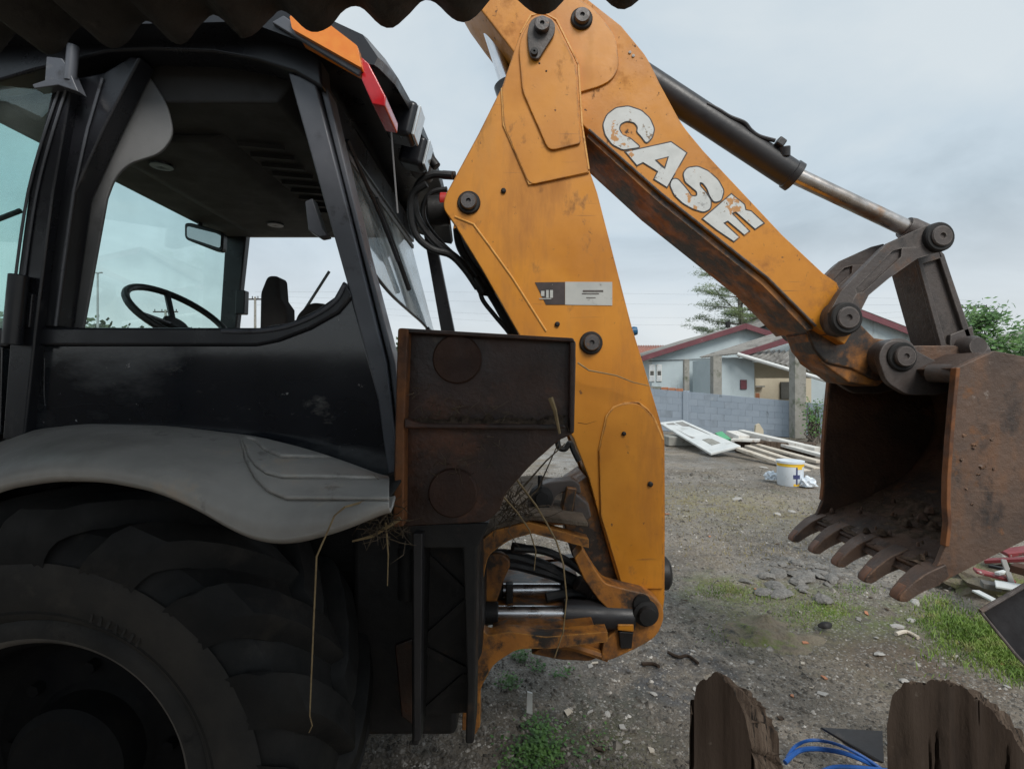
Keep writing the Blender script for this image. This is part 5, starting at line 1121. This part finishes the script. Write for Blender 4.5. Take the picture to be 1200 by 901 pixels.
# red and white scrap heap at the right edge
sc = [((1142, 668), (1188, 680), 3.6, 3.5, .09, .02, REDP, 'red and white scrap board at the left of the scrap heap'), ((1156, 657), (1205, 655), 3.9, 3.7, .10, .025, REDP, 'upper red scrap board with pale edge on the heap'),
      ((1160, 663), (1192, 670), 3.7, 3.55, .04, .02, DARKMETAL, 'dark bar lying between the red scrap boards'), ((1166, 684), (1204, 690), 3.4, 3.3, .14, .015, WHITE, 'white scrap plate in front of the red boards'),
      ((1143, 692), (1166, 704), 3.45, 3.3, .05, .015, WHITE, 'small white slat lying apart left of the scrap heap'), ((1186, 664), (1215, 672), 3.4, 3.3, .10, .05, RUST_DISC, 'brown block at the right of the scrap heap'),
      ((1176, 648), (1240, 640), 3.9, 3.8, .12, .03, REDP, 'red scrap board at the top right of the heap'), ((1150, 684), (1172, 688), 3.5, 3.45, .09, .04, STONE, 'grey slab piece under the red scrap boards'),
      ((1168, 672), (1200, 664), 3.5, 3.6, .03, .02, WHITE, 'thin white strip lying across the red boards'), ((1176, 656), (1188, 690), 3.6, 3.4, .03, .02, ROOFF, 'thin grey strip slanting over the scrap heap')]
for (p, q, y0, y1, w, h, m_, lb) in sc:
    MB().bar(P(*p, y0), P(*q, y1), w, h).build('scrap_piece', m_, label=lb, cat='scrap', bevel=.005)
blob(G(1190, 700)+Vector((.1, .15, 0)), (.45, .3, .16), 6, 3, .5, 3).build('rubble_heap', MOSS, label='earth and rubble heap under the red and white scrap', cat='rubble', angle=40)
# black metal hopper at the right edge
hy = 1.75
q0 = [P(1150, 716, hy), P(1232, 668, hy), P(1250, 760, hy-.15), P(1212, 790, hy-.12), P(1188, 764, hy-.05)]
bx_ = MB().prism(q0, (.14, .05, -.03)).build('black_metal_pan', CYLBLK, label='black metal pan tilted into the picture at the right edge', cat='metal pan', bevel=.008)
MB().tube([P(1149, 716, hy-.01), P(1232, 668, hy-.01)], .008, 8).build('rim', CASTING, bx_)
MB().tube([P(1149, 716, hy-.01), P(1188, 764, hy-.06), P(1212, 790, hy-.13)], .005, 8).build('rim', CASTING, bx_)
MB().tube([P(1250, 760, hy-.1)+Vector((.06, .04, 0)), Vector((P(1290, 788, hy).x+.08, hy, 0))], .03, 10).build('leg', CYLBLK, bx_)
MB().lathe(P(1190, 706, hy-.005), (0, -1, 0), [(.006, 0), (.005, .004), (.0005, .005)], 10).build('rivet', LAMP, bx_)
# weathered wooden slabs standing in the foreground
def slab(top, y, vec, label, seed):
    rnd = random.Random(seed); vec = Vector(vec)
    u0, u1 = top[0][0], top[-1][0]
    NX = int((u1-u0)/1.1); cols = []; crest = []
    def tv(u):
        for (a, b), (a2, b2) in zip(top, top[1:]):
            if a <= u <= a2: return b+(b2-b)*(u-a)/(a2-a)
        return top[-1][1]
    root = empty('wooden_slab', (P((u0+u1)/2, 450, y).x, y, 0), label, 'wood slab')
    for i in range(NX+1):
        u = u0+(u1-u0)*i/NX
        w = sum(tv(min(max(u+d, u0), u1)) for d in (-5, -2.5, 0, 2.5, 5))/5
        w += 7.0*noise.noise((u*.09, seed, 1))+3.0*noise.noise((u*.35, seed, 4))+1.5*noise.noise((u*.9, seed, 6))
        zt = P(u, w, y).z; col = []
        for k in range(41):
            t = (k/40)**.6; z = zt*t
            xx = u*.11
            g_ = .010*noise.noise((xx*.5, z*2.4, seed))+.0010*noise.noise((xx*2.6, z*3.0, seed+3))
            cr = noise.noise((xx*1.25+.5*noise.noise((z*2.2, seed, 0)), z*1.1, seed+9))
            dy = g_+(.016*min(1, (cr-.52)/.05) if cr > .52 else 0)
            p = P(u, 450, y); col.append(Vector((p.x+.004*noise.noise((z*3, seed, 2)), y+dy, z)))
        cols.append(col); crest.append(col[-1])
    MB().grid(cols).build('sawn_face', WOOD, root, angle=50)
    rows = [crest]
    K = 16
    for k in range(1, K+1):
        t = k/K; row = []
        for i, p in enumerate(crest):
            f = .010*noise.noise((i*.16, t*1.2, seed+5))+.010*noise.noise((i*.55, t*1.6, seed+6))+.006*noise.noise((i*1.4, t*2.2, seed+7))
            row.append(p+vec*t+Vector((f*.4, 0, f*1.3-(.018 if noise.noise((i*.33, t*.8, seed+2)) > .36 else 0))))
        rows.append(row)
    rows.append([Vector((q.x, q.y, 0)) for q in rows[-1]])
    MB().grid(rows).build('split_body', WOOD_EDGE, root, angle=40)
    rr = [cols[-1], [p+vec*.5+Vector((.004*noise.noise((k*.4, 1, seed)), 0, 0)) for k, p in enumerate(cols[-1])], [p+vec for p in cols[-1]]]
    for r_ in rr:
        for p in r_: p.z = max(0, p.z)
    MB().grid(rr).build('edge_grain', WOOD_EDGE, root, angle=40)
    # loose splinters standing off the split top
    for k in range(9):
        q = rnd.choice(rows[3:12])[rnd.randrange(len(crest)//4, len(crest))]; d = vec.normalized()*rnd.uniform(.03, .08)+Vector((rnd.uniform(-.01, .01), 0, rnd.uniform(.0, .02)))
        MB().tube([q-d*.2, q+d*.5, q+d], [.003, .0025, .0006], 4).build('splinter', WOOD_EDGE, root)
slab([(809, 850), (812, 812), (820, 796), (833, 789), (850, 794), (866, 820), (880, 865), (890, 930), (896, 1000)], 1.30, (.12, .075, -.10), 'narrow dark weathered wooden slab with rounded top in the foreground', 3)
slab([(1040, 868), (1043, 820), (1056, 803), (1090, 797), (1130, 805), (1170, 840), (1205, 890), (1235, 950), (1250, 1010)], 1.30, (.13, .085, -.08), 'wide dark weathered wooden slab in the bottom right corner', 8)
# blue cables and black sheet on the ground
def cable(pts, m_, r, lb):
    q = []
    for u, v, z in pts:
        Y = (H-z)*F/(v-V0); q.append(P(u, v, Y))
    MB().tube(smooth_path(q, 8), r, 8).build('cable', m_, label=lb, cat='cable')
cable([(920, 893, .03), (935, 880, .04), (955, 877, .06), (985, 881, .06), (1010, 890, .05), (1035, 903, .03), (1060, 925, .02)], BLUEC, .009, 'thick bright blue cable looping between the two wooden slabs')
cable([(922, 888, .03), (932, 874, .05), (950, 867, .09), (975, 870, .09), (1000, 880, .07), (1025, 895, .05), (1045, 910, .03)], BLUEC, .006, 'thinner blue cable arching above the thick one between the slabs')
cable([(960, 905, .03), (980, 898, .05), (1020, 900, .05), (1060, 905, .05), (1090, 910, .03)], BLUEC, .007, 'blue cable lowest at the picture edge between the slabs')
s0 = [P(963, 852, 2.05), P(1034, 856, 1.95), P(1036, 893, 1.82), P(1026, 890, 1.85)]
MB().prism(s0, (.0, .012, -.012)).build('black_sheet', CYLBLK, label='black pointed metal sheet lying behind the blue cables', cat='metal sheet')

# ================================================================== GROUND COVER
def pebbles():
    rnd = random.Random(3); mb_v = []; mb_f = []
    base = []
    for k in range(6):
        vs = [Vector((math.cos(a)*rnd.uniform(.7, 1.1), math.sin(a)*rnd.uniform(.6, 1.0), rnd.uniform(-.1, .1))) for a in [i*math.pi/3 for i in range(6)]]
        vs += [Vector((rnd.uniform(-.4, .4), rnd.uniform(-.3, .3), rnd.uniform(.45, .75)))]
        base.append(vs)
    n = 0
    while n < 34000:
        Y = 1.95+7.5*rnd.random()**1.9; X = rnd.uniform(-.35*Y, 1.08*Y)
        dens = noise.noise((X*.8, Y*.8, 9.0))
        if rnd.random() > .55+.9*dens: continue
        n += 1
        s = rnd.choice((.002, .0025, .003, .0035, .0045, .006, .008))*rnd.uniform(.7, 1.5)*(1+.16*Y)
        if rnd.random() < .02: s *= 2.4
        a = rnd.uniform(0, 6.28); ca, sa = math.cos(a), math.sin(a); z = gz(X, Y); b = len(mb_v)
        for v in rnd.choice(base): mb_v.append((X+(v.x*ca-v.y*sa)*s, Y+(v.x*sa+v.y*ca)*s, z+v.z*s))
        for i in range(6): mb_f.append((b+i, b+(i+1) % 6, b+6))
    me = bpy.data.meshes.new('gravel'); me.from_pydata(mb_v, [], mb_f)
    m = mat('gravel_stone', [(.04, .035, .03), (.11, .098, .083), (.21, .188, .162), (.52, .49, .45)], 17, (.75, .95), bump=0, detail=1, mid=(.28, .74))
    me.materials.append(m); o = bpy.data.objects.new('gravel', me); C.objects.link(o)
    tag(o, 'loose grey gravel and grit spread over the yard', 'gravel', kind='stuff')
pebbles()
def grass(name, patches, m_, label, hgt, wid, seed, kind='stuff', lean=.5):
    rnd = random.Random(seed); V = []; Fc = []
    for (u, v, su, sv, n) in patches:
        for k in range(n):
            vv = max(v-2.4*sv, min(v+2.4*sv, rnd.gauss(v, sv)))
            g = G(rnd.gauss(u, su), vv)
            h = hgt*rnd.uniform(.35, 1.2); a = rnd.uniform(0, 6.28); w = wid*rnd.uniform(.7, 1.3)
            d = Vector((math.cos(a), math.sin(a), 0)); l = Vector((rnd.gauss(0, lean), rnd.gauss(0, lean), 0))*h
            g.z = gz(g.x, g.y)-.004; b = len(V)
            V += [g-d*w, g+d*w, g+d*w*.7+l*.4+Vector((0, 0, h*.6)), g-d*w*.7+l*.4+Vector((0, 0, h*.6)), g+l+Vector((0, 0, h*.95))]
            Fc += [(b, b+1, b+2, b+3), (b+3, b+2, b+4)]
    me = bpy.data.meshes.new(name); me.from_pydata([tuple(v) for v in V], [], Fc); me.materials.append(m_)
    o = bpy.data.objects.new(name, me); C.objects.link(o); return tag(o, label, 'grass', kind=kind)
grass('grass', [(1105, 722, 20, 8, 800), (1140, 738, 22, 9, 1700), (1175, 758, 20, 10, 1700), (1200, 778, 16, 10, 1100), (1100, 705, 12, 6, 260), (1150, 750, 40, 16, 900)], GRASS_M, 'bright green grass strip growing at the right side of the yard', .042, .0028, 1)
grass('grass', [(848, 692, 16, 4, 500), (900, 697, 20, 5, 360), (968, 712, 20, 6, 520), (1005, 690, 16, 4, 260), (935, 722, 30, 9, 360), (870, 740, 20, 7, 200)], GRASS_M, 'patchy bright green grass round the mossy mound', .026, .0026, 2)
grass('grass', [(850, 600, 60, 14, 900), (800, 580, 30, 10, 400), (1000, 600, 60, 16, 300), (880, 640, 60, 12, 500)], mat('dry_grass_blade', [(.20, .16, .07), (.30, .25, .12), (.26, .22, .08)], 9, (.7, .9), bump=0), 'thin dry yellow grass over the middle of the yard', .030, .004, 8)
rw2 = random.Random(21)
def weeds(name, patches, label, seed):
    rnd = random.Random(seed); V = []; Fc = []
    for (u, v, su, sv, n, hh) in patches:
        for k in range(n):
            g = G(rnd.gauss(u, su), min(v+1.6*sv, rnd.gauss(v, sv))); g.z = gz(g.x, g.y)+rnd.random()**1.5*hh
            a = rnd.uniform(0, 6.28); L = rnd.uniform(.010, .024); d = Vector((math.cos(a), math.sin(a), rnd.uniform(-.2, .7))).normalized()*L
            s = Vector((-math.sin(a), math.cos(a), rnd.uniform(-.3, .3)))*L*.36; b = len(V)
            V += [g, g+d*.5+s, g+d, g+d*.5-s]; Fc.append((b, b+1, b+2, b+3))
    me = bpy.data.meshes.new(name); me.from_pydata([tuple(v) for v in V], [], Fc); me.materials.append(WEED_M)
    o = bpy.data.objects.new(name, me); C.objects.link(o); return tag(o, label, 'weeds', kind='stuff')
weeds('weeds', [(632, 862, 10, 10, 380, .06), (618, 885, 16, 11, 420, .05), (640, 880, 10, 9, 200, .04), (670, 870, 26, 14, 120, .02)], 'leafy green weeds on the ground below the swing frame', 31)
weeds('weeds', [(610, 772, 7, 3, 160, .06), (596, 802, 7, 4, 130, .04), (630, 784, 6, 3, 70, .04), (660, 790, 8, 3, 60, .03)], 'small sparse weeds behind the lower arm of the swing frame', 32)

# ================================================================== TREES, FAR THINGS
def pine(base, height, label, seed):
    rnd = random.Random(seed)
    t = empty('pine_tree', base, label, 'tree'); base = Vector(base)
    m = MB(); m.tube(smooth_path([base, base+Vector((.1, 0, height*.4)), base+Vector((-.05, 0, height*.75)), base+Vector((.1, 0, height))], 5), [.26-.21*i/15 for i in range(16)], 10)
    V = []; Fc = []
    NB = 30
    for k in range(NB):
        f = .36+.64*(k/NB); z = height*f; a = k*2.4+rnd.uniform(-.3, .3)
        L = (1-abs(f-.5)*1.1)*height*.46*rnd.uniform(.5, 1.15)
        d = Vector((math.cos(a), math.sin(a), rnd.uniform(.02, .25))).normalized()
        p0 = base+Vector((.03, 0, z)); pts = [p0+d*L*q+Vector((0, 0, .12*L*q*q)) for q in (0, .35, .7, 1.0)]
        m.tube(pts, [.05, .035, .022, .01], 5)
        for c in range(15):
            q = rnd.uniform(.38, 1.06); ctr = p0+d*L*q+Vector((rnd.gauss(0, .18), rnd.gauss(0, .18), rnd.gauss(.05, .09)+.12*L*q*q))
            for n in range(44):
                w = Vector((rnd.gauss(0, 1), rnd.gauss(0, 1), rnd.gauss(.25, .6))).normalized()
                o = ctr+Vector((rnd.gauss(0, .22), rnd.gauss(0, .22), rnd.gauss(0, .06))); l = rnd.uniform(.10, .22)
                s = w.orthogonal().normalized()*.022; b = len(V)
                V += [o-s, o+s, o+w*l]; Fc.append((b, b+1, b+2))
    m.build('trunk', BARK, t)
    x = MB(); x.v = V; x.f = [list(f) for f in Fc]; x.build('crown', PINE_M, t, recalc=False)
pine((P(868, 450, 31).x, 31, 0), 9.4, 'tall pine tree with open branches behind the pale gabled house', 4)
pine((P(893, 450, 33).x, 33, 0), 7.0, 'smaller pine tree just right of the tall one, mostly behind the dipper', 9)
def bush(c, s, label, seed, n=5200, L=.10, m_=LEAF_M, name='leafy_bush'):
    rnd = random.Random(seed); c = Vector(c); t = empty(name, (c.x, c.y, 0), label, 'bush')
    mb = MB(); cl = []
    for k in range(26):
        a = rnd.uniform(0, 6.28); q = Vector((math.cos(a)*s[0]*rnd.random()**.5, math.sin(a)*s[1]*rnd.random()**.5, s[2]*rnd.uniform(.15, .97)))
        k2 = 1-.55*(q.z/s[2])**2; q.x *= k2; q.y *= k2; cl.append(c+q)
        mb.tube([c+Vector((rnd.gauss(0, .06), rnd.gauss(0, .06), 0)), c+q*.5+Vector((rnd.gauss(0, .1), 0, 0)), c+q], [.03, .02, .006], 5)
    mb.build('trunk', BARK, t)
    V = []; Fc = []
    for k in range(n):
        ctr = rnd.choice(cl); o = ctr+Vector((rnd.gauss(0, .26), rnd.gauss(0, .26), rnd.gauss(0, .19)))*min(1, s[0])
        if o.z < .05: continue
        d = Vector((rnd.gauss(0, 1), rnd.gauss(0, 1), rnd.gauss(0, .6))).normalized(); l = L*rnd.uniform(.6, 1.3); sd_ = d.orthogonal().normalized()*l*.3; b = len(V)
        V += [o, o+d*l*.5+sd_, o+d*l, o+d*l*.5-sd_]; Fc.append([b, b+1, b+2, b+3])
    x = MB(); x.v = V; x.f = Fc; x.build('crown', m_, t, recalc=False)
by = 11.5
bush((P(1142, 450, by).x, by, 0), (.75, .7, P(1142, 366, by).z), 'tall leafy green bush right behind the bucket link', 3)
bush((P(1185, 450, by-.6).x, by-.6, 0), (1.0, .7, P(1190, 396, by-.6).z), 'lower spreading green bush at the right picture edge', 6)
bush((P(1235, 450, by).x, by, 0), (1.0, .7, P(1235, 390, by).z), 'green bush outside the row at the far right', 7)
bush((P(938, 455, 14.2).x, 13.6, 0), (.3, .2, 1.12), 'small weed bush growing over the wall beside the thick post', 8, 500, .07)
# far trees along the horizon seen through the cab
rt = random.Random(12)
def fartree(u, y, h, seed):
    rnd = random.Random(seed); x = P(u, 450, y).x
    t = empty('far_tree', (x, y, 0), 'small dark tree in the distant row seen through the cab windows', 'tree', 'distant trees seen through the cab')
    MB().tube([(x, y, 0), (x, y, h*.6)], [.25, .1], 6).build('trunk', BARK, t)
    V = []; Fc = []
    cl = [Vector((x+rnd.gauss(0, h*.22), y+rnd.gauss(0, h*.2), h*rnd.uniform(.4, .92))) for _ in range(14)]
    for k in range(900):
        o = rnd.choice(cl)+Vector((rnd.gauss(0, 1), rnd.gauss(0, 1), rnd.gauss(0, .8)))*h*.085
        d = Vector((rnd.gauss(0, 1), rnd.gauss(0, 1), rnd.gauss(0, .7))).normalized()*h*.06; s = d.orthogonal()*.5; b = len(V)
        V += [o, o+d*.5+s, o+d, o+d*.5-s]; Fc.append([b, b+1, b+2, b+3])
    q = MB(); q.v = V; q.f = Fc; q.build('crown', FAR_TREE, t, recalc=False)
for (u, y, h) in ((-10, 70, 11.0), (8, 60, 10.3), (104, 80, 11.3), (112, 90, 12.2), (125, 85, 11.0), (176, 95, 12.0), (152, 110, 13.2), (215, 120, 13.6), (300, 90, 10.5), (330, 100, 11.5), (478, 120, 12.0), (1140, 60, 5), (1215, 70, 6)):
    fartree(u, y, h, int(u*7+y))
# street lamp and utility poles
sl = empty('street_lamp', (P(115, 450, 60).x, 60, 0), 'tall slim street lamp with two heads seen through the cab window', 'street lamp')
tp = P(114.5, 320, 60)
MB().tube([(tp.x, 60, 0), tp], [.16, .09], 10).build('pole', METALPOLE, sl)
for s in (-1, 1): MB().bar(tp, tp+Vector((s*.55, 0, .06)), .22, .14).build('lamp_head', METALPOLE, sl, bevel=.03)
def upole(u, v, y, lb, w=2.2):
    t = empty('utility_pole', (P(u, 450, y).x, y, 0), lb, 'utility pole'); tp = P(u, v, y)
    MB().tube([(tp.x, y, 0), tp], [.17, .12], 8).build('pole', CONCRETE, t)
    MB().bar(tp+Vector((-w/2, 0, -.25)), tp+Vector((w/2, 0, -.25)), .12, .14).build('crossarm', WOOD, t)
    for k in range(4): MB().cyl(tp+Vector((-w/2+.2+k*(w-.4)/3, 0, -.2)), tp+Vector((-w/2+.2+k*(w-.4)/3, 0, .08)), .05, n=6).build('insulator', DARKMETAL, t)
    return tp
a1 = upole(299, 348, 55, 'utility pole with crossarm seen through the rear cab window')
a2 = upole(194, 363, 62, 'utility pole behind the steering wheel seen through the cab', 3.0)
a3_ = upole(1142, 358, 60, 'utility pole with crossarm above the green bush on the right', 3.2)
for k, (v0, v1, sag) in enumerate(((322, 330, 2), (334, 337, 3), (365, 372, 3), (384, 380, 2))):
    y = 60; pts = []
    for i in range(25):
        t = i/24; pts.append(P(299+(1142-299)*t, (348+(358-348)*t)-6+k*5+ (v0-348)*.35*math.sin(math.pi*t)+10*sag*math.sin(math.pi*t)*.3, y+(-5+5*t)))
    MB().tube(pts, .006, 4).build('power_line', DARKMETAL, label=('top', 'second', 'third', 'lowest')[k]+' thin power line crossing the sky behind the boom', cat='power line')
